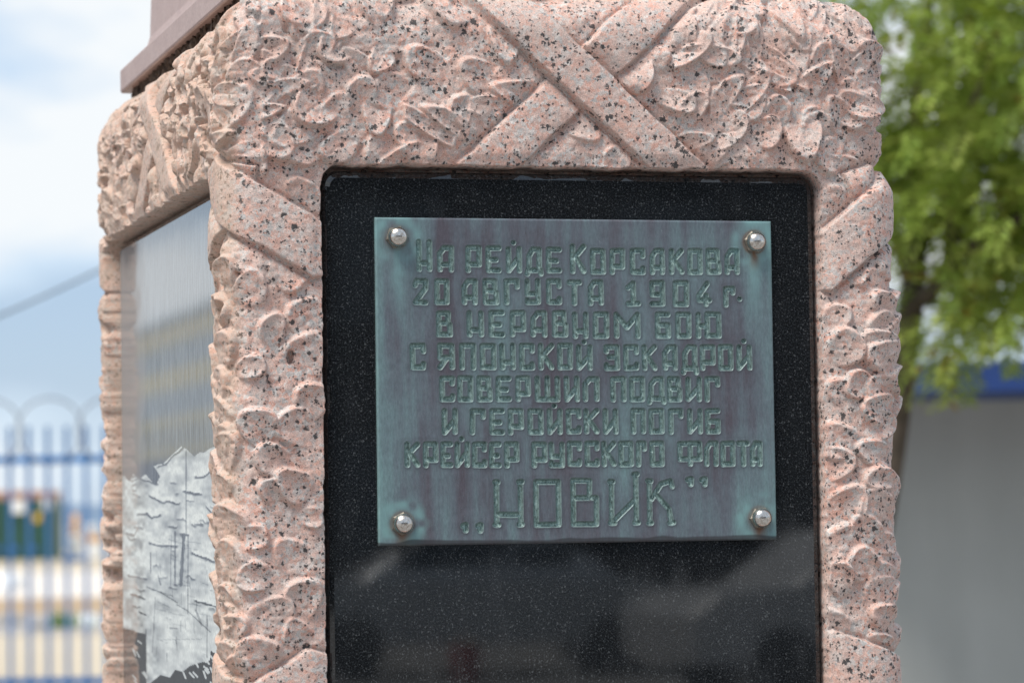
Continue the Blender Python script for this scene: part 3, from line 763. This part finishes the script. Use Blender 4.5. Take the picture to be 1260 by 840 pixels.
row('', R_, 410, [('С', -15, 73), ('К', 90, 179), ('И', 205, 292), ('П', 370, 456), ('О', 478, 566), ('Г', 595, 681), ('И', 708, 796), ('Б', 815, 902)], 446, 600)
row('', L_, 410, [('К', 232, 323), ('Р', 343, 431), ('Е', 447, 519), ('И', 533, 621), ('С', 635, 723), ('Е', 738, 810), ('Р', 827, 914), ('Р', 990, 1081), ('У', 1094, 1184)], 645, 800)
row('', R_, 410, [('С', -9, 76), ('С', 95, 181), ('К', 195, 281), ('О', 297, 384), ('Г', 402, 464), ('О', 483, 569), ('Ф', 650, 794), ('Л', 808, 891), ('О', 905, 991), ('Т', 1003, 1078), ('А', 1082, 1153)], 640, 794)
for x, y in ((631.6, 299), (719, 420.5), (915.3, 419.5), (682, 499), (568, 539.8)): dot(x, y)
row('', L_, 520, [('h', 768, 936), ('О', 1003, 1162)], 335, 622, 6.4)
row('', R_, 520, [('v', 15, 177, 328, 618), ('i', 243, 412, 292, 612), ('k', 470, 634, 330, 611)], sw=6.2)
row('', L_, 520, [(',', 568, 614, 590, 660), (',', 655, 703, 590, 660)], sw=7)
row('', R_, 520, [(',', 695, 746, 318, 385), (',', 778, 829, 318, 385)], sw=7)
floor = 1 - smooth(-.0016, .0003, dist)
gou = vnoise(BX, BZ * .35, .0013, 51) + .6 * vnoise(BX, BZ, .0022, 52)
HP -= .0031 * floor - .0013 * gou * floor
HP += .00025 * np.exp(-((dist - .0008) / .0006) ** 2)
HP += .0007 * vnoise(BX, BZ, .05, 53) + .00022 * vnoise(BX, BZ, .008, 54)
edge = np.minimum(np.minimum(BX - BX0, BX1 - BX), np.minimum(BZ - BZ0, BZ1 - BZ))
HP -= .0009 * (1 - smooth(0, .0016, edge))
rim = np.exp(-np.minimum(BX - BX0, BX1 - BX) / .022)
rust = np.zeros(BX.shape); verd = np.zeros(BX.shape)
NUTS = [(488, 292), (928, 298), (495, 644), (935, 637)]
for i, p in enumerate(NUTS):
    q = on_y(*p); a = BX - q.x; b = BZ - q.z
    ln = (.016, .034, .032, .032)[i]; wd = (.0022, .0040, .0065, .0052)[i]; st_ = (.3, 1, 1, .9)[i]
    a2 = a + .004 * vnoise(BX, BZ, .006, 60 + i)
    rust = np.maximum(rust, st_ * np.exp(-(a2 / wd) ** 2) * smooth(-ln, -.008, b) * (b < .002))
    rr = np.hypot(a, b)
    rust = np.maximum(rust, (.2, .6, .4, .3)[i] * np.exp(-((rr - .0115) / .0018) ** 2))
    verd = np.maximum(verd, .75 * np.exp(-((rr - .019) / .007) ** 2) * smooth(-.5, .3, vnoise(BX, BZ, .009, 70 + i)))
    verd = np.maximum(verd, .50 * np.exp(-(a2 / .006) ** 2) * smooth(-.10, -.02, b) * (b < 0) * (i < 2))
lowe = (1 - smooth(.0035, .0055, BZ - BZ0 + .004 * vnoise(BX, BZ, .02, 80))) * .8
front = np.stack([BX, -HP, BZ], -1)
nzr, nxc = BX.shape
gi = np.arange(BX.size).reshape(BX.shape)
fcs = [np.stack([gi[:-1, :-1], gi[:-1, 1:], gi[1:, 1:], gi[1:, :-1]], -1).reshape(-1, 4)]
ring = np.concatenate([gi[0, :], gi[1:, -1], gi[-1, -2::-1], gi[-2:0:-1, 0]])
bk = front.reshape(-1, 3)[ring].copy(); bk[:, 1] = .0052
bi = BX.size + np.arange(len(ring)); r2 = np.roll(ring, -1); b2 = np.roll(bi, -1)
fcs.append(np.stack([ring, bi, b2, r2], -1))
PA = np.concatenate([front.reshape(-1, 3), bk])
pad = lambda a: np.concatenate([a.ravel(), a.ravel()[ring]])
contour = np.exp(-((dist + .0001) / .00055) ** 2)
plq = tag(empty('memorial_plaque', ((BX0 + BX1) / 2, 0, BZ0)), 'green and purple patinated bronze plaque with engraved Cyrillic text bolted to the black panel', 'plaque')
PA = PA - np.array(plq.location)
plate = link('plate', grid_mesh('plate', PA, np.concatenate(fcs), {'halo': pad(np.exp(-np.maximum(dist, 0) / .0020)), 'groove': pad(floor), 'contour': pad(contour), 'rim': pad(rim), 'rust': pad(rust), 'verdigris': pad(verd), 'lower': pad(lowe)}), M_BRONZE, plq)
for i, p in enumerate(NUTS):
    q = on_y(*p) - plq.location
    M = Matrix.Translation(q) @ Matrix.Rotation(R(90), 4, 'X') @ Matrix.Rotation(R(12 + 37 * i), 4, 'Z')
    mb = MB(); hr = .0100
    mb.lathe([(0, 0), (.0099, 0), (.0099, .0075)] + [(.0099 * math.cos(R(a)), .0075 + .0078 * math.sin(R(a))) for a in range(12, 90, 13)] + [(0, .0153)], 32, M)
    nut = mb.build('cap_nut', M_STEEL, plq)
    mb = MB(); mb.lathe([(.0080, -.0005), (.0116, -.0005), (.0116, .0036), (.0104, .0052), (.0080, .0052)], 6, M)
    h = mb.build('hex_flange', M_DARKSTEEL, nut)
    for f in h.data.polygons: f.use_smooth = False

# ------------------------------------------------------------------ ground, water, hills
m = Mat('sandy_ground'); v = m.coord(); n1 = m.noise(v, .5, 6, 0.6); n2 = m.noise(v, 30, 4, 0.7)
M_SAND = m.out(m.mix(0.35, m.ramp(n1.outputs['Fac'], [(.3, (.42, .35, .25)), (.7, (.56, .49, .38))]), m.ramp(n2.outputs['Fac'], [(.3, (.36, .30, .22)), (.7, (.60, .53, .42))])), .95, bump=n2.outputs['Fac'], bstr=.4, bdist=.02)
sheet('ground', -400, -200, 400, 175, 0, M_SAND)
sheet('road', -300, 66, 300, 100, .004, simple('pale_concrete', (.62, .57, .51), .9, 0, .12, .8))
sheet('dirt_path', -300, 54, 300, 66, .004, simple('brown_earth', (.36, .26, .16), .95, 0, .2, .7))
sheet('pavement', -30, -60, 40, 10, .004, simple('grey_paving', (.26, .25, .24), .85, 0, .2, 3))
sheet('added_dark_ground', -60, 4, .4, 150, .012, simple('dark_ground_tone', (.055, .055, .056), .9, 0, .25, 2))  # unseen ground, added dark so the side panel mirrors less brightness
sheet('gravel_bed', -300, 44, 300, 54, .004, simple('grey_gravel', (.33, .31, .29), .95, 0, .45, 1.6))
sheet('sea', -4000, 175, 4000, 9000, -.4, simple('sea_water', (.10, .16, .23), .25, 0, .15, .02))
mb = []
bm = bmesh.new(); N_ = 240
prev = None
for i in range(N_ + 1):
    x = -1800 + 4200 * i / N_
    h = 15 + 7 * math.sin(i * .13) + 4 * math.sin(i * .41 + 1) + random.uniform(-.6, .6)
    cur = (bm.verts.new((x, 2600, -2)), bm.verts.new((x, 2800, h)), bm.verts.new((x, 3200, h * .6)), bm.verts.new((x, 3600, -2)))
    if prev:
        for k in range(3): bm.faces.new((prev[k], cur[k], cur[k + 1], prev[k + 1]))
    prev = cur
me = bpy.data.meshes.new('hills'); bm.to_mesh(me); bm.free()
tag(link('hills', me, simple('blue_hills', (.13, .19, .27), .95, 0, .1, .01)), kind='structure')

# ------------------------------------------------------------------ blue fence with a coil of wire, 27 m away
M_BLUE = simple('blue_paint', (.05, .23, .56), .4, 0, .15, 3)
M_BAR = simple('blue_bar_paint', (.03, .13, .34), .45, 0, .15, 3)
M_WIRE = simple('rusty_wire', (.12, .10, .11), .6, .5, .3, 8)
fd = 27.0
fo = at(60, 633, fd); fo.z = 0
fr = Vector((cr.x, cr.y, 0)).normalized(); frz = math.atan2(fr.y, fr.x)
fence = tag(empty('fence', fo, frz), 'blue metal bar fence topped with coiled wire in front of the green container', 'fence')
zt = at(60, 565, fd).z; zb = at(60, 838, fd).z
x_lo, x_hi, stp = -3.6, 9.6, 23.4 * fd / F_PX
MB().box(((x_lo + x_hi) / 2, 0, zt), (x_hi - x_lo, .05, .062)).build('top_rail', M_BLUE, fence)
MB().box(((x_lo + x_hi) / 2, 0, zb), (x_hi - x_lo, .05, .07)).build('bottom_rail', M_BAR, fence)
k0 = (13 - 60) * fd / F_PX; first = None
i = int(math.ceil((x_lo - k0) / stp))
while k0 + i * stp < x_hi:
    if first is None:
        first = MB().box((0, -.036, (zt + .27 + .12) / 2), (.032, .02, zt + .27 - .12)).build('picket', M_BAR, fence); o = first
    else:
        o = first.copy(); COL.objects.link(o); o.parent = fence
    o.location = (k0 + i * stp, 0, 0); i += 1
for x in (x_lo, -1.2, 1.6, 4.4, 7.2, x_hi):
    MB().box((x + .05, .05, (zt + .2) / 2), (.06, .06, zt + .2)).build('post', M_BAR, fence)
mb = MB()
for k in range(int((x_hi - x_lo) / .5)):
    mb.tube([(x_lo + .12 + .5 * k + .27 * math.cos(a), -.06 + .02 * (k % 2), zt + .235 + .27 * math.sin(a)) for a in [2 * math.pi * j / 28 for j in range(29)]], .007, 5)
mb.build('wire_coil', M_WIRE, fence)
tag(fence.children[-1], 'thin rusty wire wound in loops')

# green container, rubble, posts and a white block beyond the fence
def place(px, py_base, name, label, cat, group=None):
    g = ground_at(px, py_base); o = empty(name, (g.x, g.y, 0), frz); tag(o, label, cat, group); return o, (g - CAM).dot(cf) / F_PX
M_GREEN = simple('green_paint', (.022, .085, .065), .5, 0, .2, 1.5)
M_WHITE = simple('white_paint', (.78, .78, .76), .5, 0, .06, 2)
M_YELLOW = simple('yellow_paint', (.62, .40, .05), .5, 0, .12, 2)
M_ORANGE = simple('orange_paint', (.62, .33, .10), .5, 0, .12, 2)
M_RUST = simple('reddish_brown_roof', (.40, .22, .16), .8, 0, .2, 2)
c, u1 = place(22, 692, 'container', 'dark green metal container with white and yellow signs behind the fence', 'container')
wd, ht = 100 * u1, 76 * u1
MB().box((0, 0, ht / 2 + .06), (wd, 2.4, ht - .1), bev=.03).build('body', M_GREEN, c)
rb = MB()
for k in range(14): rb.box((-wd / 2 + wd * (k + .5) / 14, -1.22, ht / 2 + .04), (.05, .05, ht - .3))
rb.build('ribs', M_GREEN, c)
MB().box((0, 0, ht + .20), (wd * .98, 2.2, .36), bev=.05).build('roof', M_RUST, c)
for (px, py, w_, h_, mt) in ((28, 623, 18, 16, M_WHITE), (64, 620, 11, 14, M_WHITE), (52, 637, 9, 10, M_YELLOW)):
    MB().box(((px - 22) * u1, -1.27, (692 - py) * u1), (w_ * u1, .03, h_ * u1)).build('sign', mt, c)
for px in (5, 25, 47):
    MB().box(((px - 22) * u1, -1.26, (692 - 675) * u1), (9 * u1, .03, 7 * u1)).build('vent', M_BAR, c)
t, u2 = place(92, 690, 'machine', 'orange and white yard machine standing right of the green container', 'machine')
MB().box((0, 0, .55), (14 * u2, 1.2, 1.0), bev=.05).build('body', M_WHITE, t)
MB().tube([(0, 0, .9), (.05, 0, 1.9)], [.19, .12], 8).build('mast', M_ORANGE, t)
MB().box((-.1, 0, .10), (22 * u2, 1.3, .2)).build('base', M_BLUE, t)
t, u2 = place(112, 688, 'crate_stack', 'whitish cargo crates under a tan cover beside the orange machine', 'crates')
MB().box((0, 0, .36), (26 * u2, 1.4, .7), bev=.04).build('lower_crate', M_WHITE, t)
MB().box((.0, 0, .86), (26 * u2, 1.3, .28), bev=.05).build('cover', M_ORANGE, t)
MB().box((-.05, 0, 1.25), (12 * u2, .9, .48), bev=.05).build('upper_crate', M_WHITE, t)
t, u3 = place(4, 724, 'boat', 'small white boat lying upside down on the pale concrete', 'boat')
bm = bmesh.new(); rr_ = []
for k in range(9):
    x = -1 + 2 * k / 8; wdt = max(.08, (1 - abs(x) ** 2.6)); rr_.append([bm.verts.new((x * 24 * u3, .5 * wdt * math.cos(a), .02 + .34 * (.6 + .4 * wdt) * math.sin(a))) for a in [math.pi * j / 8 for j in range(9)]])
for a, b in zip(rr_, rr_[1:]):
    for j in range(8): f = bm.faces.new((a[j], b[j], b[j + 1], a[j + 1])); f.smooth = True
bm.faces.new(rr_[0]); bm.faces.new(rr_[-1][::-1])
bmesh.ops.recalc_face_normals(bm, faces=bm.faces)
me = bpy.data.meshes.new('hull'); bm.to_mesh(me); bm.free(); link('hull', me, M_WHITE, t)
MB().tube([(-24 * u3, 0, .03), (-23 * u3, 0, .40), (0, 0, .40), (23 * u3, 0, .40), (24 * u3, 0, .03)], .03, 6).build('keel', M_WHITE, t)

# rubble and a tuft of grass on the gravel bed
M_RUB = simple('grey_rubble', (.30, .29, .28), .9, 0, .3, 4)
for k, (px, py, sc_, lab) in enumerate([(12, 768, 1.5, 'dark low stone at the left end of the gravel'), (48, 772, 1.0, 'small grey stone in the middle of the gravel'), (108, 770, 1.5, 'pale stone nearest the monument on the gravel')]):
    g = ground_at(px, py); bm = bmesh.new(); bmesh.ops.create_icosphere(bm, subdivisions=3, radius=.14 * sc_)
    for vtx in bm.verts:
        vtx.co *= 1 + random.uniform(-.08, .08); vtx.co.z = max(vtx.co.z * .7, -.04)
    me = bpy.data.meshes.new('stone'); bm.to_mesh(me); bm.free()
    o = link('stone', me, M_RUB if k < 2 else M_WHITE); o.location = (g.x, g.y, .04); tag(o, lab, 'stone', 'stones on the gravel behind the fence')
M_GRASS = simple('grass_green', (.10, .22, .03), .8, 0, .3, 8)
g = ground_at(82, 772); bm = bmesh.new()
for k in range(90):
    a = random.uniform(0, 6.28); r = abs(random.gauss(0, .12)); h = random.uniform(.12, .32); b = random.uniform(0, 6.28)
    p = Vector((r * math.cos(a) * 1.4, r * math.sin(a), 0)); q = Vector((math.cos(b), math.sin(b), 0)) * .018
    tip = p + Vector((math.cos(a) * .08, math.sin(a) * .08, h))
    bm.faces.new([bm.verts.new(x) for x in (p - q, p + q, tip)])
me = bpy.data.meshes.new('grass_tuft'); bm.to_mesh(me); bm.free()
o = link('grass_tuft', me, M_GRASS); o.location = (g.x, g.y, 0); tag(o, kind='stuff')

# overhead cable
a, b = at(-260, 482, 16), at(330, 220, 16)
pts = []
for k in range(31):
    t_ = k / 30; p = a.lerp(b, t_); p.z -= .35 * t_ * (1 - t_); pts.append(p)
o = MB().tube(pts, .0055, 6).build('power_cable', simple('cable_rubber', (.05, .05, .055), .6)); tag(o, 'dark overhead cable slanting up behind the monument', 'cable')

# ------------------------------------------------------------------ foliage
def leaf_mat(name, a, b, c):
    m = Mat(name); t = m.attr('tint')
    col = m.ramp(t, [(0, a), (.5, b), (.93, c), (1, (.30, .10, .03))])
    m.out(col, .5, 0, .3)
    tr = m.n('ShaderNodeBsdfTranslucent'); m.L(m.mix(.5, col, (.34, .40, .05)), tr.inputs[0])
    mxs = m.n('ShaderNodeMixShader'); mxs.inputs[0].default_value = .48
    m.L(m.b.outputs[0], mxs.inputs[1]); m.L(tr.outputs[0], mxs.inputs[2])
    m.L(mxs.outputs[0], m.t.nodes['Material Output'].inputs[0]); return m.m
M_LEAF = leaf_mat('rowan_leaf', (.11, .19, .032), (.30, .40, .075), (.56, .62, .17))
M_BARK = simple('brown_bark', (.10, .075, .055), .9, 0, .3, 14, .5)
def leaves(sprays, name, mat, parent, ll=.045, lw=.016, pairs=6):
    V, Fc, T = [], [], []
    for p, d, tint in sprays:
        d = d.normalized(); side = d.cross(Vector((0, 0, 1)))
        if side.length < .1: side = Vector((1, 0, 0))
        side.normalize(); up = side.cross(d); ln = ll * pairs * .42
        for k in range(pairs * 2 + 1):
            if k == pairs * 2: b = p + d * ln; ld = d; s_ = side
            else:
                f = (k // 2 + 1) / (pairs + .5); sg = 1 if k % 2 else -1
                b = p + d * ln * f + Vector((0, 0, -.035 * f * f)); ld = (side * sg * .85 + d * .5 + Vector((0, 0, random.uniform(-.45, .05)))).normalized(); s_ = ld.cross(up).normalized()
            L1 = ll * random.uniform(.8, 1.15); w1 = lw * random.uniform(.85, 1.1)
            i0 = len(V); V += [b, b + ld * L1 * .45 + s_ * w1 * .5, b + ld * L1, b + ld * L1 * .45 - s_ * w1 * .5]
            Fc.append((i0, i0 + 1, i0 + 2, i0 + 3)); T += [min(1, max(0, tint + random.uniform(-.18, .18)))] * 4
    me = grid_mesh(name, np.array([tuple(x) for x in V]), np.array(Fc), {'tint': np.array(T)}, False)
    return link(name, me, mat, parent)
TD = 9.5
def tp(px, py, dd=0.0): return at(px, py, TD + dd)
tb = tp(1058, 640); tb.z = 0
tree = tag(empty('tree', tb), 'bushy green leafed tree with bent brown trunk standing before the blue eaved hut', 'tree')
def loc(p): return p - tree.location
limbs = [([Vector((tb.x, tb.y, -.02)), tp(1070, 700), tp(1092, 575), tp(1108, 470), tp(1120, 385), tp(1128, 300), tp(1120, 180), tp(1140, 40), tp(1150, -120)], [.060, .052, .046, .042, .038, .028, .022, .016, .008]),
         ([tp(1116, 378), tp(1148, 358, -.1), tp(1166, 330, -.15), tp(1172, 290, -.2), tp(1165, 235, -.2), tp(1190, 150, -.3), tp(1230, 40, -.4)], [.030, .026, .024, .022, .020, .014, .006]),
         ([tp(1168, 320, -.15), tp(1220, 290, -.3), tp(1300, 240, -.4), tp(1380, 180, -.4)], [.020, .018, .013, .006]),
         ([tp(1120, 350, .1), tp(1090, 250, .4), tp(1070, 150, .6), tp(1050, 20, .7)], [.022, .018, .012, .005]),
         ([tp(1122, 330, .1), tp(1180, 210, .6), tp(1260, 90, .9), tp(1320, -60, 1.0)], [.022, .018, .012, .005])]
tk = None
for k, (pts, rad) in enumerate(limbs):
    mb = MB(); mb.tube([loc(p) for p in pts], rad, 9)
    o = mb.build('trunk' if k == 0 else 'limb', M_BARK, tree)
spr = []
lump = [(1090, 60, .3, .42), (1150, 20, -.1, .55), (1240, 40, -.2, .60), (1130, 150, .2, .40), (1200, 170, -.1, .50), (1270, 190, -.2, .50), (1330, 80, 0, .6), (1150, 260, .45, .30), (1250, 300, -.2, .42),
        (1190, 400, -.1, .26), (1240, 385, -.2, .34), (1170, 445, 0, .17), (1150, 415, .15, .20), (1330, 330, 0, .5), (1210, -120, 0, .7), (1330, -120, 0, .7), (1090, -90, .2, .5), (1220, 240, .3, .4), (1290, 410, -.1, .3)]
for px, py, dd, r in lump:
    c = tp(px, py, dd)
    lt = random.uniform(-.18, .22)
    n_ = int(690 * r ** 1.7 + 26)
    for k in range(n_):
        u = Vector((random.gauss(0, 1), random.gauss(0, 1), random.gauss(0, 1))).normalized() * r * random.uniform(.35, 1.05) ** .6
        d = (u.normalized() + Vector((random.uniform(-.6, .6), random.uniform(-.6, .6), random.uniform(-.5, .2))))
        q = c + u - CAM; z_ = q.dot(cf); qx, qy = 630 + F_PX * q.dot(cr) / z_, 420 - F_PX * q.dot(cu) / z_
        if qy > (456 if qx < 1190 else 422) + random.uniform(-18, 12): continue
        if qx < 1185 and 265 < qy < 385 and random.random() < .72: continue
        if qx < 1120 and qy < 130 and random.random() < .5: continue
        spr.append((loc(c + u), d, min(.92, max(.03, random.uniform(.2, .8) + lt))))
leaves(spr, 'crown', M_LEAF, tree)

# ------------------------------------------------------------------ the hut with the blue eave, right behind the tree
hd = 14.0
h0 = at(1040, 633, hd); h0.z = 0
hut = tag(empty('hut', h0, frz + R(-2)), 'grey rendered hut with a bright blue eave behind the tree', 'hut')
ez0, ez1 = at(1200, 490, hd).z, at(1200, 452, hd).z
m = Mat('grey_render'); v = m.coord(); n1 = m.noise(v, 1.6, 6, .6); n2 = m.noise(m.coord((3, 3, .4)), 2, 4, .6); n3 = m.noise(v, 60, 3, .7)
M_REND = m.out(m.mix(.5, m.ramp(n1.outputs['Fac'], [(.3, (.40, .405, .38)), (.7, (.48, .485, .455))]), m.ramp(n2.outputs['Fac'], [(.3, (.385, .39, .365)), (.7, (.48, .485, .455))])), .9, bump=n3.outputs['Fac'], bstr=.3, bdist=.01)
MB().box((2.9, 1.6, ez0 / 2 + .04), (5.8, 2.6, ez0 + .08)).build('wall', M_REND, hut)
MB().box((2.9, 1.25, (ez0 + ez1) / 2), (6.5, 3.8, ez1 - ez0), bev=.01).build('eave', simple('deep_blue_paint', (.012, .042, .17), .5, 0, .2, 2), hut)
bm = bmesh.new()
q = [(-.3, -.55, ez1 + .003), (6.1, -.55, ez1 + .003), (6.1, 3.1, ez1 + .003), (-.3, 3.1, ez1 + .003), (-.3, 1.3, ez1 + .07), (6.1, 1.3, ez1 + .07)]
vs = [bm.verts.new(p) for p in q]
for f in ((0, 1, 5, 4), (3, 4, 5, 2), (0, 4, 3), (1, 2, 5), (0, 3, 2, 1)): bm.faces.new([vs[i] for i in f])
bmesh.ops.recalc_face_normals(bm, faces=bm.faces)
me = bpy.data.meshes.new('roof'); bm.to_mesh(me); bm.free(); link('roof', me, simple('dark_blue_roofing', (.03, .07, .20), .5), hut)

# ------------------------------------------------------------------ what the polished stone mirrors
M_CREAM = simple('cream_siding', (.95, .76, .42), .8, 0, .1, 1)
M_GREYW = simple('grey_siding', (.50, .56, .60), .8, 0, .1, 1)
M_GLASS = simple('window_glass', (.05, .07, .09), .1)
hb = tag(empty('long_building', (-11, 30, 0)), 'long cream and grey banded building mirrored in the monument side panel', 'building')
zz = [(0, 3.0, simple('dark_blue_base', (.08, .12, .22), .7), 'base'), (3.0, 3.9, M_CREAM, 'lower_wall'), (3.9, 4.5, M_GREYW, 'grey_band'), (4.5, 4.95, M_CREAM, 'cream_band'), (4.95, 5.5, M_GREYW, 'upper_wall'), (5.5, 5.9, M_CREAM, 'cornice')]
for z0_, z1_, mt, nm in zz: MB().box((-4 + (.05 if nm == 'cornice' else 0), 45, (z0_ + z1_) / 2), (8, 90, z1_ - z0_)).build(nm, mt, hb)
MB().box((-4, 45, 6.0), (8.4, 91, .18)).build('roof', M_GREYW, hb)
for k in range(36):
    MB().box((.03, 2.5 + 2.4 * k, 3.45), (.06, 1.2, .5)).build('window', M_GLASS, hb)
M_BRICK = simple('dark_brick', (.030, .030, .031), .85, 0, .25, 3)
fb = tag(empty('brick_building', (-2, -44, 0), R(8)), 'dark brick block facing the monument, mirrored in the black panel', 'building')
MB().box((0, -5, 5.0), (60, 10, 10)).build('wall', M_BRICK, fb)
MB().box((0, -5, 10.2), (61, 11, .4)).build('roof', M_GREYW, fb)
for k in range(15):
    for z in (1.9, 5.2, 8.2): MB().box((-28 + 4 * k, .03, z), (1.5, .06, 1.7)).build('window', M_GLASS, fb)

def make_car(loc, rz, paint, label):
    c = tag(empty('parked_car', loc, rz), label, 'car', 'cars parked behind the photographer')
    bm = bmesh.new(); prof = [(-2.1, .35), (-2.15, .75), (-1.9, .92), (-1.2, .98), (-.6, 1.42), (.7, 1.45), (1.35, .98), (2.0, .82), (2.15, .55), (2.1, .32)]
    rings = []
    for y, k in ((-.82, .95), (-.78, 1), (.78, 1), (.82, .95)):
        rings.append([bm.verts.new((x * (1 if abs(y) < .8 else .985), y * (.86 if z > 1.2 else 1), z if abs(y) < .8 else .35 + (z - .35) * .97)) for x, z in prof])
    n = len(prof)
    for a, b in zip(rings, rings[1:]):
        for k in range(n): bm.faces.new((a[k], a[(k + 1) % n], b[(k + 1) % n], b[k]))
    bm.faces.new(rings[0]); bm.faces.new(rings[-1][::-1]); bmesh.ops.recalc_face_normals(bm, faces=bm.faces)
    me = bpy.data.meshes.new('body'); bm.to_mesh(me); bm.free(); link('body', me, paint, c)
    for sg in (-1, 1):
        MB().box((-.28, sg * .765, 1.18), (1.1, .05, .34), bev=.02).build('side_window', M_GLASS, c)
        MB().box((.62, sg * .765, 1.15), (.6, .05, .30), bev=.02).build('side_window', M_GLASS, c)
        for x in (-1.3, 1.35):
            MB().lathe([(0, -.1), (.30, -.1), (.32, -.06), (.32, .06), (.30, .1), (0, .1)], 20, Matrix.Translation((x, sg * .76, .32)) @ Matrix.Rotation(R(90), 4, 'X')).build('wheel', simple('tyre_rubber', (.03, .03, .03), .8), c)
    return c
make_car((7.6, -29, .005), R(6), simple('silver_paint', (.50, .52, .54), .35, 0.7), 'silver parked car mirrored in the lower left of the black panel')
make_car((9.9, -23.5, .005), R(-4), simple('car_white_paint', (.62, .62, .62), .35, 0.35), 'white parked car mirrored in the lower right of the black panel')

t = tag(empty('litter_bin', (6.9, -26.5, .005)), 'small red bin mirrored low in the middle of the black panel', 'bin')
MB().lathe([(0, 0), (.11, 0), (.14, .42), (.125, .42), (.10, .05), (0, .05)], 20).build('bucket', simple('red_plastic', (.30, .02, .015), .4), t)
MB().lathe([(.13, .40), (.15, .40), (.15, .44), (.13, .44), (.13, .40)], 20).build('rim', M_DARKSTEEL, t)
